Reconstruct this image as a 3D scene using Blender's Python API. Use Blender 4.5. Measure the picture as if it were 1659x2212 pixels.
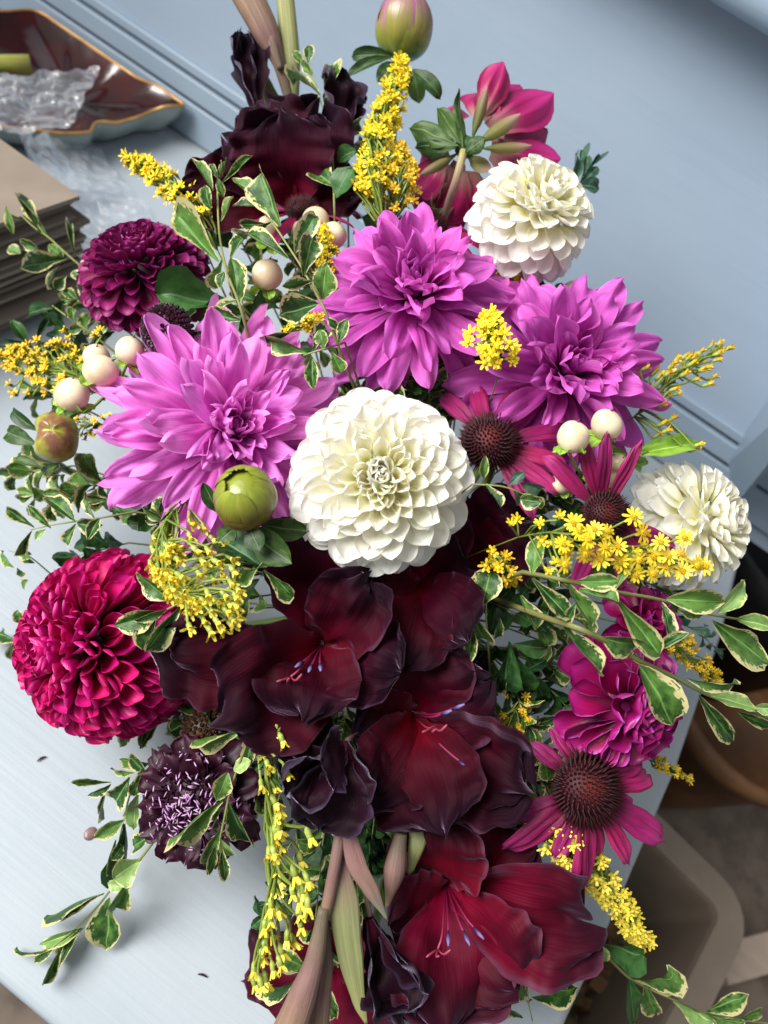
import bpy, bmesh, math, random
import numpy as np
from mathutils import Vector, Matrix, Quaternion, noise as mnoise

# ------------------------------------------------------------------ camera
scene = bpy.context.scene
for o in list(bpy.data.objects):
    bpy.data.objects.remove(o)
F = 1660.0                       # focal length in units of a 1659 x 2212 copy of the photograph
CU, CV = 829.5, 1106.0
THETA = math.radians(55)         # the view looks down on the seat at this angle
DIST = 0.66                      # metres along the view axis to the seat
_e1 = Vector((.807, -.583, .0955)).normalized()
_q = (Vector((0, 0, 1)) - _e1 * _e1.z).normalized()
_p = _q.cross(_e1)
_n = _p * math.cos(THETA) + _q * math.sin(THETA)
_e2 = _p * math.sin(THETA) - _q * math.cos(THETA)
RCW = Matrix((_e1, _e2, _n))     # camera axes -> world axes (x along the bench, y to its back, z up)
CAMH = DIST * _n.z
CAMPOS = Vector((0, 0, CAMH))
cam_data = bpy.data.cameras.new('camera')
cam = bpy.data.objects.new('camera', cam_data)
scene.collection.objects.link(cam)
cam.matrix_world = Matrix.Translation(CAMPOS) @ RCW.to_4x4()
cam_data.sensor_fit = 'VERTICAL'
cam_data.sensor_height = 36.0
cam_data.sensor_width = 27.0
cam_data.lens = 36.0 * F / 2212.0
cam_data.clip_start = 0.01
cam_data.clip_end = 100
cam_data.dof.use_dof = True
cam_data.dof.focus_distance = 0.40
cam_data.dof.aperture_fstop = 7.0
scene.camera = cam

# ------------------------------------------------------------------ light
world = bpy.data.worlds.new('World')
scene.world = world
world.use_nodes = True
bg = world.node_tree.nodes['Background']
bg.inputs[0].default_value = (0.92, 0.96, 1.0, 1)
bg.inputs[1].default_value = 0.34

def area(name, loc, target, size, sy, power, col):
    d = bpy.data.lights.new(name, 'AREA')
    d.shape = 'RECTANGLE'; d.size = size; d.size_y = sy; d.energy = power; d.color = col
    o = bpy.data.objects.new(name, d)
    scene.collection.objects.link(o)
    o.location = loc
    o.rotation_euler = (Vector(target) - Vector(loc)).to_track_quat('-Z', 'Y').to_euler()
    return o
win = area('window_light', (-1.2, -0.45, 1.5), (.1, .18, .1), 1.15, 1.3, 15.5, (1.0, 0.985, 0.96))
win.data.spread = math.radians(70)     # beam narrowed so the light falls off towards the dish corner
scene.view_settings.view_transform = 'Standard'
scene.view_settings.look = 'None'
scene.view_settings.exposure = 0.3
scene.view_settings.gamma = 1
scene.cycles.max_bounces = 8
scene.cycles.transparent_max_bounces = 8

# ------------------------------------------------------------------ helpers
rnd = random.Random(7)
def U(a, b): return rnd.uniform(a, b)
def srgb(*c):
    r = []
    for x in c:
        x = x / 255.0
        r.append(x / 12.92 if x <= .04045 else ((x + .055) / 1.055) ** 2.4)
    return (*r, 1.0)
def ray(u, v): return RCW @ Vector(((u - CU) / F, -(v - CV) / F, -1.0))
def P(u, v, t): return CAMPOS + ray(u, v) * t
def onz(u, v, z):
    d = ray(u, v); t = (z - CAMH) / d.z
    return P(u, v, t)
def dome(u, v):
    t = .37 + .09 * ((u - 830) / 800) ** 2
    t += .16 * ((1100 - v) / 1100) ** 1.3 if v < 1100 else .04 * ((v - 1100) / 1100) ** 2
    return t
def over_seat(p, z=.006):
    """keep a point above the seat: slide it along its line of sight"""
    if p.z >= z or p.x > .27: return p
    return CAMPOS + (p - CAMPOS) * ((z - CAMH) / (p.z - CAMH))
def DP(u, v, dt=0.0): return over_seat(P(u, v, dome(u, v) + dt), .012)
def depth_of(p): return -(RCW.transposed() @ (p - CAMPOS)).z

def link(o): scene.collection.objects.link(o); return o
def tag(o, label, cat, group=None, kind=None):
    o['label'] = label; o['category'] = cat
    if group: o['group'] = group
    if kind: o['kind'] = kind
    return o
def empty(name, mat, label, cat, group=None):
    o = bpy.data.objects.new(name, None)
    o.empty_display_size = .01
    link(o); o.matrix_world = mat
    return tag(o, label, cat, group)
def part(name, mesh, parent, basis=None, mat=None, kind=None, label=None):
    o = bpy.data.objects.new(name, mesh)
    link(o)
    if parent is not None: o.parent = parent
    if basis is not None: o.matrix_basis = basis
    if mat is not None and not mesh.materials: mesh.materials.append(mat)
    if kind: o['kind'] = kind
    if label: o['label'] = label
    return o
def mesh_of(name, verts, faces, mat=None, uvs=None, smooth=True, mids=None):
    me = bpy.data.meshes.new(name)
    me.from_pydata([tuple(v) for v in verts], [], faces)
    if smooth: me.polygons.foreach_set('use_smooth', [True] * len(me.polygons))
    if uvs is not None:
        lay = me.uv_layers.new(name='UVMap')
        li = np.empty(len(me.loops), dtype=np.int32); me.loops.foreach_get('vertex_index', li)
        lay.data.foreach_set('uv', np.asarray(uvs, dtype=np.float32)[li].ravel())
    if mat is not None:
        for m in (mat if isinstance(mat, (list, tuple)) else [mat]): me.materials.append(m)
    if mids is not None: me.polygons.foreach_set('material_index', mids)
    me.update()
    return me
class MB:
    """collects shapes of one piece"""
    def __init__(s): s.v = []; s.f = []; s.uv = []; s.m = []
    def add(s, vs, fs, uv=None, m=0):
        o = len(s.v); s.v += [tuple(x) for x in vs]
        s.f += [tuple(i + o for i in f) for f in fs]; s.m += [m] * len(fs)
        s.uv += list(uv) if uv is not None else [(.5, .5)] * len(vs)
    def tube(s, pts, radii, sides=8, m=0, cap=True, flat=1.0, flatdir=None):
        pts = [Vector(p) for p in pts]; n = len(pts)
        if not isinstance(radii, (list, tuple)): radii = [radii] * n
        vs = []; uv = []; fs = []
        ref = None
        for i, p in enumerate(pts):
            d = (pts[min(i + 1, n - 1)] - pts[max(i - 1, 0)])
            d = d.normalized() if d.length > 1e-9 else Vector((0, 0, 1))
            if ref is None: ref = Vector(flatdir) if flatdir is not None else d.orthogonal()
            a = (ref - d * ref.dot(d))
            a = a.normalized() if a.length > 1e-6 else d.orthogonal().normalized()
            ref = a; b = d.cross(a)
            for k in range(sides):
                w = 2 * math.pi * k / sides
                vs.append(p + (a * math.cos(w) * flat + b * math.sin(w)) * radii[i]); uv.append((k / sides, i / max(1, n - 1)))
        for i in range(n - 1):
            for k in range(sides):
                fs.append((i * sides + k, i * sides + (k + 1) % sides, (i + 1) * sides + (k + 1) % sides, (i + 1) * sides + k))
        if cap:
            fs.append(tuple(range(sides - 1, -1, -1))); fs.append(tuple((n - 1) * sides + k for k in range(sides)))
        s.add(vs, fs, uv, m)
    def ball(s, c, r, axis=(0, 0, 1), seg=12, rings=8, prof=None, m=0):
        ax = Vector(axis).normalized(); a = ax.orthogonal().normalized(); b = ax.cross(a); c = Vector(c)
        vs = [c - ax * r]; uv = [(.5, 0)]; fs = []
        for j in range(1, rings):
            th = math.pi * j / rings; rr = math.sin(th); zz = -math.cos(th)
            if prof: rr *= prof(j / rings)
            for k in range(seg):
                w = 2 * math.pi * k / seg
                vs.append(c + (a * math.cos(w) + b * math.sin(w)) * rr * r + ax * zz * r); uv.append((k / seg, j / rings))
        vs.append(c + ax * r); uv.append((.5, 1))
        for k in range(seg): fs.append((0, 1 + (k + 1) % seg, 1 + k))
        for j in range(rings - 2):
            for k in range(seg):
                fs.append((1 + j * seg + k, 1 + j * seg + (k + 1) % seg, 1 + (j + 1) * seg + (k + 1) % seg, 1 + (j + 1) * seg + k))
        L = len(vs) - 1
        for k in range(seg): fs.append((1 + (rings - 2) * seg + k, 1 + (rings - 2) * seg + (k + 1) % seg, L))
        s.add(vs, fs, uv, m)
    def box(s, lo, hi, m=0):
        x0, y0, z0 = lo; x1, y1, z1 = hi
        s.add([(x0, y0, z0), (x1, y0, z0), (x1, y1, z0), (x0, y1, z0), (x0, y0, z1), (x1, y0, z1), (x1, y1, z1), (x0, y1, z1)],
              [(3, 2, 1, 0), (4, 5, 6, 7), (0, 1, 5, 4), (1, 2, 6, 5), (2, 3, 7, 6), (3, 0, 4, 7)], None, m)
    def mesh(s, name, mats, smooth=True): return mesh_of(name, s.v, s.f, mats, s.uv, smooth, s.m)
def spline(pts, n):
    """smooth curve through points"""
    pts = [Vector(p) for p in pts]
    if len(pts) == 2: return [pts[0].lerp(pts[1], i / (n - 1)) for i in range(n)]
    q = [pts[0] * 2 - pts[1]] + pts + [pts[-1] * 2 - pts[-2]]
    out = []; S = len(pts) - 1
    for i in range(n):
        x = i / (n - 1) * S; k = min(int(x), S - 1); f = x - k
        a, b, c, d = q[k:k + 4]
        out.append(.5 * ((2 * b) + (c - a) * f + (2 * a - 5 * b + 4 * c - d) * f * f + (-a + 3 * b - 3 * c + d) * f ** 3))
    return out
def interp(tab, x):
    if callable(tab): return tab(x)
    for (a, ya), (b, yb) in zip(tab, tab[1:]):
        if x <= b:
            f = (x - a) / (b - a); f = f * f * (3 - 2 * f) * .6 + f * .4
            return ya + (yb - ya) * f
    return tab[-1][1]
def nz(x, y, z=0.0): return mnoise.noise(Vector((x, y, z)))

# ------------------------------------------------------------------ materials
class NT:
    def __init__(s, name):
        s.mat = bpy.data.materials.new(name); s.mat.use_nodes = True
        s.t = s.mat.node_tree; s.t.nodes.clear()
        s.out = s.t.nodes.new('ShaderNodeOutputMaterial')
    def n(s, typ, ins=None, **kw):
        nd = s.t.nodes.new('ShaderNode' + typ)
        for k, v in kw.items(): setattr(nd, k, v)
        for k, v in (ins or {}).items():
            sk = nd.inputs[k]
            if isinstance(v, bpy.types.NodeSocket): s.t.links.new(v, sk)
            else: sk.default_value = v
        return nd
    def math(s, op, a, b=0.0, c=0.0, clamp=False):
        nd = s.n('Math', {0: a, 1: b, 2: c}, operation=op, use_clamp=clamp); return nd.outputs[0]
    def mix(s, f, a, b, blend='MIX'):
        nd = s.n('Mix', {0: f, 6: a, 7: b}, data_type='RGBA', blend_type=blend, clamp_factor=True); return nd.outputs[2]
    def step(s, x, lo, hi): return s.n('MapRange', {0: x, 1: lo, 2: hi, 3: 0.0, 4: 1.0}, interpolation_type='SMOOTHSTEP').outputs[0]
    def noise(s, vec, scale, detail=3, rough=.55):
        return s.n('TexNoise', {'Vector': vec, 'Scale': scale, 'Detail': detail, 'Roughness': rough}).outputs[0]
    def uv(s):
        u = s.n('UVMap'); sp = s.n('SeparateXYZ', {0: u.outputs[0]})
        return sp.outputs[0], sp.outputs[1]
    def comb(s, x, y, z=0.0): return s.n('CombineXYZ', {0: x, 1: y, 2: z}).outputs[0]
    def rand(s): return s.n('ObjectInfo').outputs['Random']
    def obj(s): return s.n('TexCoord').outputs['Object']
    def bsdf(s, col, rough=.5, **kw):
        b = s.n('BsdfPrincipled', {'Base Color': col, 'Roughness': rough})
        for k, v in kw.items():
            k = {'spec': 'Specular IOR Level', 'sheen': 'Sheen Weight', 'sheenr': 'Sheen Roughness', 'sheent': 'Sheen Tint', 'coat': 'Coat Weight', 'coatr': 'Coat Roughness', 'sss': 'Subsurface Weight', 'nrm': 'Normal', 'metal': 'Metallic', 'trans': 'Transmission Weight', 'ior': 'IOR', 'alpha': 'Alpha'}[k]
            if isinstance(v, bpy.types.NodeSocket): s.t.links.new(v, b.inputs[k])
            else: b.inputs[k].default_value = v
        return b.outputs[0]
    def bump(s, h, strength, dist=.001): return s.n('Bump', {'Height': h, 'Strength': strength, 'Distance': dist}).outputs[0]
    def done(s, sh): s.t.links.new(sh, s.out.inputs[0]); return s.mat
    def translucent(s, sh, col, f):
        tr = s.n('BsdfTranslucent', {'Color': col})
        return s.n('MixShader', {0: f, 1: sh, 2: tr.outputs[0]}).outputs[0]

def petal_mat(name, base, mid, tip, edge=None, edge_w=.25, vein=.25, rough=.5, transl=.22, sheen=0.0, sheent=(1, 1, 1, 1), spec=.35, bumps=.35, vary=.12, freq=26, edge_amt=.8, brown=0.0):
    m = NT(name); u, v = m.uv(); r = m.rand()
    c = m.mix(m.step(v, 0.0, .5), base, mid)
    c = m.mix(m.step(v, .45, 1.0), c, tip)
    au = m.math('ABSOLUTE', m.math('MULTIPLY_ADD', u, 2.0, -1.0))
    off = m.math('MULTIPLY', r, 37.0)
    vn = m.noise(m.comb(m.math('MULTIPLY', u, freq), m.math('MULTIPLY', v, 2.2), off), 1.0, 4)
    blot = m.noise(m.comb(m.math('MULTIPLY', u, 2.5), m.math('MULTIPLY', v, 3.0), off), 1.3, 3)
    if edge is not None:
        e = m.math('MULTIPLY', m.step(m.math('ADD', au, m.math('MULTIPLY', m.math('SUBTRACT', blot, .5), .35)), 1 - edge_w, 1.02), edge_amt)
        c = m.mix(e, c, edge)
    if brown:
        bt = m.math('MULTIPLY', m.step(m.math('ADD', v, m.math('MULTIPLY', m.math('SUBTRACT', blot, .5), .5)), .99, 1.12), brown)
        c = m.mix(bt, c, srgb(140, 100, 70))
    k = m.math('ADD', m.math('MULTIPLY', m.math('SUBTRACT', vn, .5), vein * 2), m.math('MULTIPLY', m.math('SUBTRACT', blot, .5), vein * 1.4))
    k = m.math('ADD', k, m.math('MULTIPLY', m.math('SUBTRACT', r, .5), vary * 2))
    hsv = m.n('HueSaturation', {'Hue': m.math('MULTIPLY_ADD', m.math('SUBTRACT', r, .5), .02, .5), 'Saturation': 1.0, 'Value': m.math('ADD', k, 1.0), 'Color': c}).outputs[0]
    nr = m.bump(vn, bumps, .0012)
    if sheen: sheen = m.math('MULTIPLY_ADD', m.math('MAXIMUM', m.step(au, .45, 1.0), m.step(v, .7, 1.0)), sheen, .04)
    b = m.bsdf(hsv, rough, spec=spec, sheen=sheen, sheenr=.35, sheent=sheent, nrm=nr)
    return m.done(m.translucent(b, hsv, transl))

def leaf_mat(name, dark, light, cream=None, amount=.24, rough=.32, under=None):
    m = NT(name); u, v = m.uv(); r = m.rand()
    off = m.math('MULTIPLY', r, 53.0)
    au = m.math('ABSOLUTE', m.math('MULTIPLY_ADD', u, 2.0, -1.0))
    n1 = m.noise(m.comb(m.math('MULTIPLY', u, 3.0), m.math('MULTIPLY', v, 4.0), off), 1.4, 4)
    n2 = m.noise(m.comb(m.math('MULTIPLY', au, 9.0), m.math('MULTIPLY', m.math('SUBTRACT', v, m.math('MULTIPLY', au, .18)), 16.0), off), 1.0, 2)
    g = m.mix(m.step(m.math('ADD', n1, m.math('MULTIPLY', m.math('SUBTRACT', r, .5), .35)), .3, .72), dark, light)
    rib = m.math('SUBTRACT', 1.0, m.step(au, .02, .09))
    g = m.mix(m.math('MULTIPLY', rib, .6), g, tuple(min(1, x * 1.9 + .05) for x in light[:3]) + (1,))
    if cream is not None:
        th = m.math('MULTIPLY_ADD', m.math('SUBTRACT', n2, .5), .8, au)
        th = m.math('ADD', th, m.math('MULTIPLY', m.math('SUBTRACT', n1, .5), .9))
        th = m.math('ADD', th, m.math('MULTIPLY', m.step(v, .8, 1.0), .22))
        e = m.math('MAXIMUM', m.step(th, 1 - amount - .03, 1 - amount + .05), m.math('MULTIPLY', m.step(au, .93, .97), m.step(n2, .38, .5)))
        g = m.mix(e, g, m.mix(m.step(n1, .3, .7), cream, tuple(x * .82 for x in cream[:3]) + (1,)))
    nr = m.bump(m.math('ADD', m.math('MULTIPLY', n2, .4), m.math('MULTIPLY', rib, -.8)), .35, .0012)
    b = m.bsdf(g, m.math('MULTIPLY_ADD', n1, .25, rough - .12), spec=.35, nrm=nr)
    return m.done(m.translucent(b, g, .14))

def simple_mat(name, c1, c2, scale=60, rough=.5, stretch=(1, 1, 1), spec=.4, bumps=.15, **kw):
    m = NT(name)
    mp = m.n('Mapping', {'Vector': m.obj(), 'Scale': stretch}).outputs[0]
    a = m.noise(mp, scale, 4)
    c = m.mix(m.step(a, .3, .7), c1, c2)
    return m.done(m.bsdf(c, rough, spec=spec, nrm=m.bump(a, bumps, .002), **kw))
def uv_mat(name, stops, rough=.45, streak=.25, spec=.4, freq=14, **kw):
    """colour along v with fine streaks along the length"""
    m = NT(name); u, v = m.uv(); r = m.rand()
    c = stops[0][1]
    for (a, ca), (b, cb) in zip(stops, stops[1:]): c = m.mix(m.step(v, a, b), c, cb)
    s = m.noise(m.comb(m.math('MULTIPLY', u, freq), m.math('MULTIPLY', v, 2.0), m.math('MULTIPLY', r, 31.0)), 1.0, 4)
    k = m.math('MULTIPLY_ADD', m.math('SUBTRACT', s, .5), streak * 2, 1.0)
    bl = m.noise(m.comb(m.math('MULTIPLY', u, 3.0), m.math('MULTIPLY', v, 5.0), m.math('MULTIPLY', r, 17.0)), 1.0, 5)
    k = m.math('ADD', k, m.math('MULTIPLY', m.math('SUBTRACT', bl, .5), streak * 1.6))
    c = m.n('HueSaturation', {'Value': k, 'Color': c}).outputs[0]
    return m.done(m.bsdf(c, rough, spec=spec, nrm=m.bump(s, .45, .0015), **kw))

M = {}
M['orchid'] = petal_mat('orchid_petal', srgb(196, 56, 158), srgb(226, 108, 208), srgb(236, 144, 224), srgb(240, 160, 230), .2, .32, .55, .4, freq=24, vary=.13, brown=.35)
M['orchid_deep'] = petal_mat('orchid_deep_petal', srgb(150, 26, 116), srgb(198, 68, 176), srgb(216, 104, 200), srgb(222, 124, 210), .2, .32, .55, .38, freq=24, vary=.15, brown=.35)
M['white'] = petal_mat('white_petal', srgb(220, 216, 150), srgb(245, 243, 233), srgb(247, 246, 240), None, vein=.06, rough=.55, transl=.36, bumps=.2, vary=.04, brown=.3, freq=16)
M['white_mid'] = petal_mat('white_centre_petal', srgb(212, 208, 124), srgb(242, 238, 208), srgb(246, 243, 228), None, vein=.04, rough=.5, transl=.3, bumps=.15, vary=.04, freq=16)
M['white_soft'] = petal_mat('white_inner_petal', srgb(216, 212, 136), srgb(244, 241, 222), srgb(246, 244, 235), None, vein=.04, rough=.5, transl=.3, bumps=.15, vary=.03, freq=16)
M['magenta'] = petal_mat('magenta_petal', srgb(100, 0, 36), srgb(176, 2, 84), srgb(198, 18, 112), srgb(222, 84, 156), .13, .14, .42, .16, bumps=.25, vary=.1, freq=14, edge_amt=.6, spec=.45)
M['bract_leaf'] = leaf_mat('bract_leaf', srgb(34, 60, 24), srgb(72, 98, 44), rough=.45)
M['plum'] = petal_mat('plum_petal', srgb(70, 2, 35), srgb(112, 6, 66), srgb(138, 26, 98), srgb(165, 75, 150), .14, .14, .45, .16, vary=.12, freq=14, edge_amt=.6, spec=.4)
M['cerise'] = petal_mat('cerise_petal', srgb(80, 0, 40), srgb(146, 6, 76), srgb(160, 24, 110), srgb(200, 90, 190), .17, .18, .38, .16, vary=.1, freq=12, spec=.5)
M['backpetal'] = petal_mat('cerise_back_petal', srgb(170, 120, 116), srgb(150, 16, 84), srgb(166, 34, 108), srgb(120, 6, 60), .2, .2, .4, .15, freq=9, spec=.45)
M['echin'] = petal_mat('coneflower_petal', srgb(112, 12, 56), srgb(154, 28, 92), srgb(176, 54, 120), srgb(136, 18, 76), .2, .3, .45, .2, bumps=.8, freq=11, vary=.16)
M['glad'] = petal_mat('gladiolus_dark_petal', srgb(118, 0, 32), srgb(58, 0, 20), srgb(21, 1, 14), srgb(66, 36, 54), .07, .45, .7, .14, sheen=.65, sheent=(.72, .42, .66, 1), spec=.1, freq=46, bumps=.4)  # pale edges of the gladiolus petals paint the velvet sheen of lit rims
M['gladblack'] = petal_mat('gladiolus_black_petal', srgb(40, 3, 16), srgb(28, 3, 16), srgb(22, 5, 17), srgb(60, 44, 66), .16, .35, .55, .05, sheen=.55, sheent=(.7, .6, .85, 1), spec=.1, freq=40, bumps=.4)
M['gladred'] = petal_mat('gladiolus_red_petal', srgb(132, 0, 42), srgb(90, 0, 30), srgb(40, 2, 19), srgb(84, 44, 62), .12, .42, .65, .12, sheen=.4, sheent=(.7, .45, .75, 1), spec=.14, freq=44, bumps=.4)
M['scab'] = petal_mat('scabious_petal', srgb(20, 1, 12), srgb(34, 2, 20), srgb(52, 4, 32), None, .2, .3, .5, .1, freq=12)
M['var'] = leaf_mat('variegated_leaf', srgb(34, 68, 28), srgb(88, 126, 54), srgb(212, 202, 146), .2, .45)
M['var2'] = leaf_mat('variegated_leaf_wide', srgb(28, 64, 32), srgb(72, 116, 54), srgb(214, 204, 156), .36, .45)
M['green'] = leaf_mat('plain_leaf', srgb(24, 52, 26), srgb(58, 98, 46), rough=.45)
M['lime'] = leaf_mat('lime_leaf', srgb(96, 140, 40), srgb(150, 190, 70))
M['grey_leaf'] = leaf_mat('blue_green_leaf', srgb(40, 72, 58), srgb(84, 116, 92))
M['pale_leaf'] = leaf_mat('pale_underside_leaf', srgb(116, 150, 84), srgb(150, 178, 106), srgb(222, 216, 150), .12)
M['stem'] = uv_mat('green_stem', [(0, srgb(96, 120, 56)), (1, srgb(128, 150, 76))])
M['woody'] = uv_mat('woody_stem', [(0, srgb(104, 92, 60)), (.4, srgb(116, 118, 66)), (1, srgb(140, 156, 84))])
M['pedicel'] = uv_mat('lime_stem', [(0, srgb(104, 124, 44)), (1, srgb(140, 158, 66))], streak=.15)
M['yellow'] = simple_mat('goldenrod_yellow', srgb(216, 184, 16), srgb(240, 216, 44), 300, .55, bumps=0)
M['amber'] = simple_mat('goldenrod_amber', srgb(200, 158, 18), srgb(226, 192, 36), 300, .55, bumps=0)
M['cream_y'] = simple_mat('goldenrod_pale', srgb(228, 204, 52), srgb(242, 224, 92), 300, .55, bumps=0)
M['involucre'] = simple_mat('goldenrod_cup', srgb(128, 146, 54), srgb(166, 176, 88), 400, .5, bumps=0)
M['involucre_dark'] = simple_mat('goldenrod_cup_dark', srgb(92, 112, 32), srgb(138, 150, 48), 400, .5, bumps=0)
M['berry'] = simple_mat('berry_cream', srgb(200, 176, 142), srgb(226, 210, 180), 55, .32, spec=.55, bumps=.02, sss=.15)
M['berrytip'] = simple_mat('berry_tip', srgb(70, 44, 26), srgb(110, 72, 40), 300, .6)
M['sepal'] = leaf_mat('sepal_leaf', srgb(110, 156, 44), srgb(160, 196, 80))
M['pink_bud'] = uv_mat('pink_bud_skin', [(0, srgb(92, 82, 62)), (.5, srgb(118, 88, 82)), (1, srgb(134, 108, 84))], .5, .36, freq=30)
M['bract'] = uv_mat('bract_skin', [(0, srgb(124, 92, 88)), (.4, srgb(122, 126, 84)), (1, srgb(148, 148, 94))], .5, .28, freq=26)
M['bractpink'] = uv_mat('pink_bract_skin', [(0, srgb(116, 80, 82)), (.6, srgb(128, 98, 88)), (1, srgb(122, 122, 104))], .5, .28, freq=22)
M['stamen'] = uv_mat('stamen_skin', [(0, srgb(110, 8, 48)), (1, srgb(138, 40, 84))], .4)
M['anther'] = uv_mat('anther_skin', [(0, srgb(52, 34, 84)), (1, srgb(120, 108, 160))], .5)
M['style'] = uv_mat('style_skin', [(0, srgb(110, 10, 36)), (1, srgb(160, 66, 92))], .4)
# ------------------------------------------------------------------ petals and leaves
BALL = [(0, .3), (.3, .62), (.6, .95), (.78, 1.0), (.9, .8), (.97, .45), (1, .08)]
def ROUND(v):
    if v < .55: return .3 + .7 * math.sin(v / .55 * math.pi / 2) ** 1.2
    return max(.05, math.sqrt(max(0, 1 - ((v - .55) / .45) ** 2.1)))
TUBE = [(0, .3), (.25, .6), (.5, .92), (.7, 1.0), (.86, .98), (.95, .82), (1, .42)]
LANCE = [(0, .28), (.25, .66), (.5, .98), (.7, 1.0), (.86, .82), (.95, .5), (1, .06)]
SPOON = [(0, .22), (.3, .7), (.55, 1.0), (.8, .95), (.93, .66), (1, .2)]
LEAF = [(0, .08), (.12, .34), (.35, .86), (.55, 1.0), (.75, .84), (.9, .48), (1, .03)]
NARROW = [(0, .4), (.2, .8), (.5, 1.0), (.8, .84), (.94, .5), (1, .22)]
GLAD = [(0, .16), (.2, .42), (.45, .9), (.65, 1.05), (.82, .95), (.93, .68), (1, .12)]
def petal(name, prof, L=1.0, W=.5, cup=(1.0, 1.0), bend=(0.0, 0.0), nu=8, nv=10, ruffle=0.0, rf=3.0, crumple=0.0, fold=0.0, tipcurl=0.0, seed=0, mat=None, twist=0.0, pleat=0.0, notch=0.0, bp=1.0, vp=1.0, crinkle=0.0):
    """a petal from the origin along +Y, its inner face towards +Z; cup = arc of the cross-section at base and tip"""
    vs = []; uv = []; fs = []
    y = z = 0.0; pv = 0.0
    for j in range(nv + 1):
        v = 1 - (1 - j / nv) ** vp
        dl = L * (v - pv); pv = v
        a = bend[0] + (bend[1] - bend[0]) * v ** bp
        if tipcurl: a += tipcurl * max(0, (v - .7) / .3) ** 2
        if j: y += math.cos(a) * dl; z += math.sin(a) * dl
        w = W * interp(prof, v)
        ph = cup[0] + (cup[1] - cup[0]) * v
        tw = twist * v
        for i in range(nu + 1):
            s = i / nu - .5
            if abs(ph) > .02: R = w / ph; x = R * math.sin(ph * s); h = R * (1 - math.cos(ph * s))
            else: x = w * s; h = 0.0
            e = abs(2 * s)
            h += fold * w * (e - .0)
            if ruffle: h += ruffle * L * e ** 2.2 * v * math.sin(rf * 2 * math.pi * v + (2.1 if s > 0 else 0) + seed * 1.7) * (1 + .7 * nz(v * 4, s * 3, seed))
            if ruffle and v > .75: h += ruffle * L * .8 * ((v - .75) / .25) * math.sin(rf * 4.2 * s + seed)
            if pleat: h += pleat * w * math.cos(s * 2 * math.pi * 3) * math.sin(math.pi * v)
            dy = 0.0
            if notch and v > .85: dy = -notch * L * (.5 + .5 * math.cos(s * 2 * math.pi * 2.5)) * (v - .85) / .15
            c1 = crumple * L * nz(s * 3.2 + seed * 5, v * 3.2, seed * 3.1) * (.25 + v)
            if crinkle: c1 += crinkle * L * nz(s * 22 + seed, v * 5, seed * 2.3) * v * v + crinkle * .8 * L * e * e * v * nz(v * 16, s * 6, seed)
            ct, st = math.cos(tw), math.sin(tw)
            xx = x * ct - h * st; hh = x * st + h * ct + c1
            vs.append((xx, y - math.sin(a) * hh + dy, z + math.cos(a) * hh)); uv.append((i / nu, v))
    for j in range(nv):
        for i in range(nu):
            k = j * (nu + 1) + i
            fs.append((k, k + 1, k + nu + 2, k + nu + 1))
    return mesh_of(name, vs, fs, mat, uv)

def frame(y, z, loc=(0, 0, 0), sx=1.0, sy=1.0, sz=1.0):
    """matrix with local Y along y and local Z near z"""
    Y = Vector(y).normalized(); Z = Vector(z); Z = Z - Y * Z.dot(Y)
    Z = Z.normalized() if Z.length > 1e-6 else Y.orthogonal().normalized()
    X = Y.cross(Z)
    m = Matrix((X * sx, Y * sy, Z * sz)).transposed().to_4x4(); m.translation = Vector(loc)
    return m
def camdir(a): return (RCW @ Vector(a)).normalized()
def flower_root(name, label, cat, u, v, t, axis, spin=0.0, group=None):
    Z = camdir(axis); Y = camdir((0, 1, 0)); Y = (Y - Z * Y.dot(Z)).normalized(); X = Y.cross(Z)
    m = Matrix((X, Y, Z)).transposed().to_4x4() @ Matrix.Rotation(spin, 4, 'Z')
    m.translation = P(u, v, t)
    r = empty(name, m, label, cat, group); r['pxs'] = t / F
    return r
VASE = Vector((0, 0, 0))         # set with the vase below
stem_n = [0]
def add_stem(root, r=.0028, mat='stem', start=(0, 0, -.008), run=.05, col=None):
    """stalk from the flower's back into the mouth of the vase"""
    mw = root.matrix_world; inv = mw.inverted()
    a = mw @ Vector(start); ax = mw.to_3x3() @ Vector((0, 0, 1)); k = stem_n[0]; stem_n[0] += 1
    ang = k * 2.4; rr = .028 * math.sqrt(((k * 7) % 19 + .5) / 19)
    end = VASE + Vector((math.cos(ang) * rr, math.sin(ang) * rr, 0)); low = end + Vector((-math.sin(ang) * .01, math.cos(ang) * .01, -.075))
    b = a - ax.normalized() * run
    if b.z < .03: b.z = .03
    pts = spline([a, b, b.lerp(end, .55) + Vector((0, 0, .01)), end, low], 18)
    mb = MB(); mb.tube([inv @ p for p in pts], r, 7)
    return part('stem', mb.mesh('stem', M[mat]), root)
GA = math.pi * (3 - math.sqrt(5))

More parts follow.
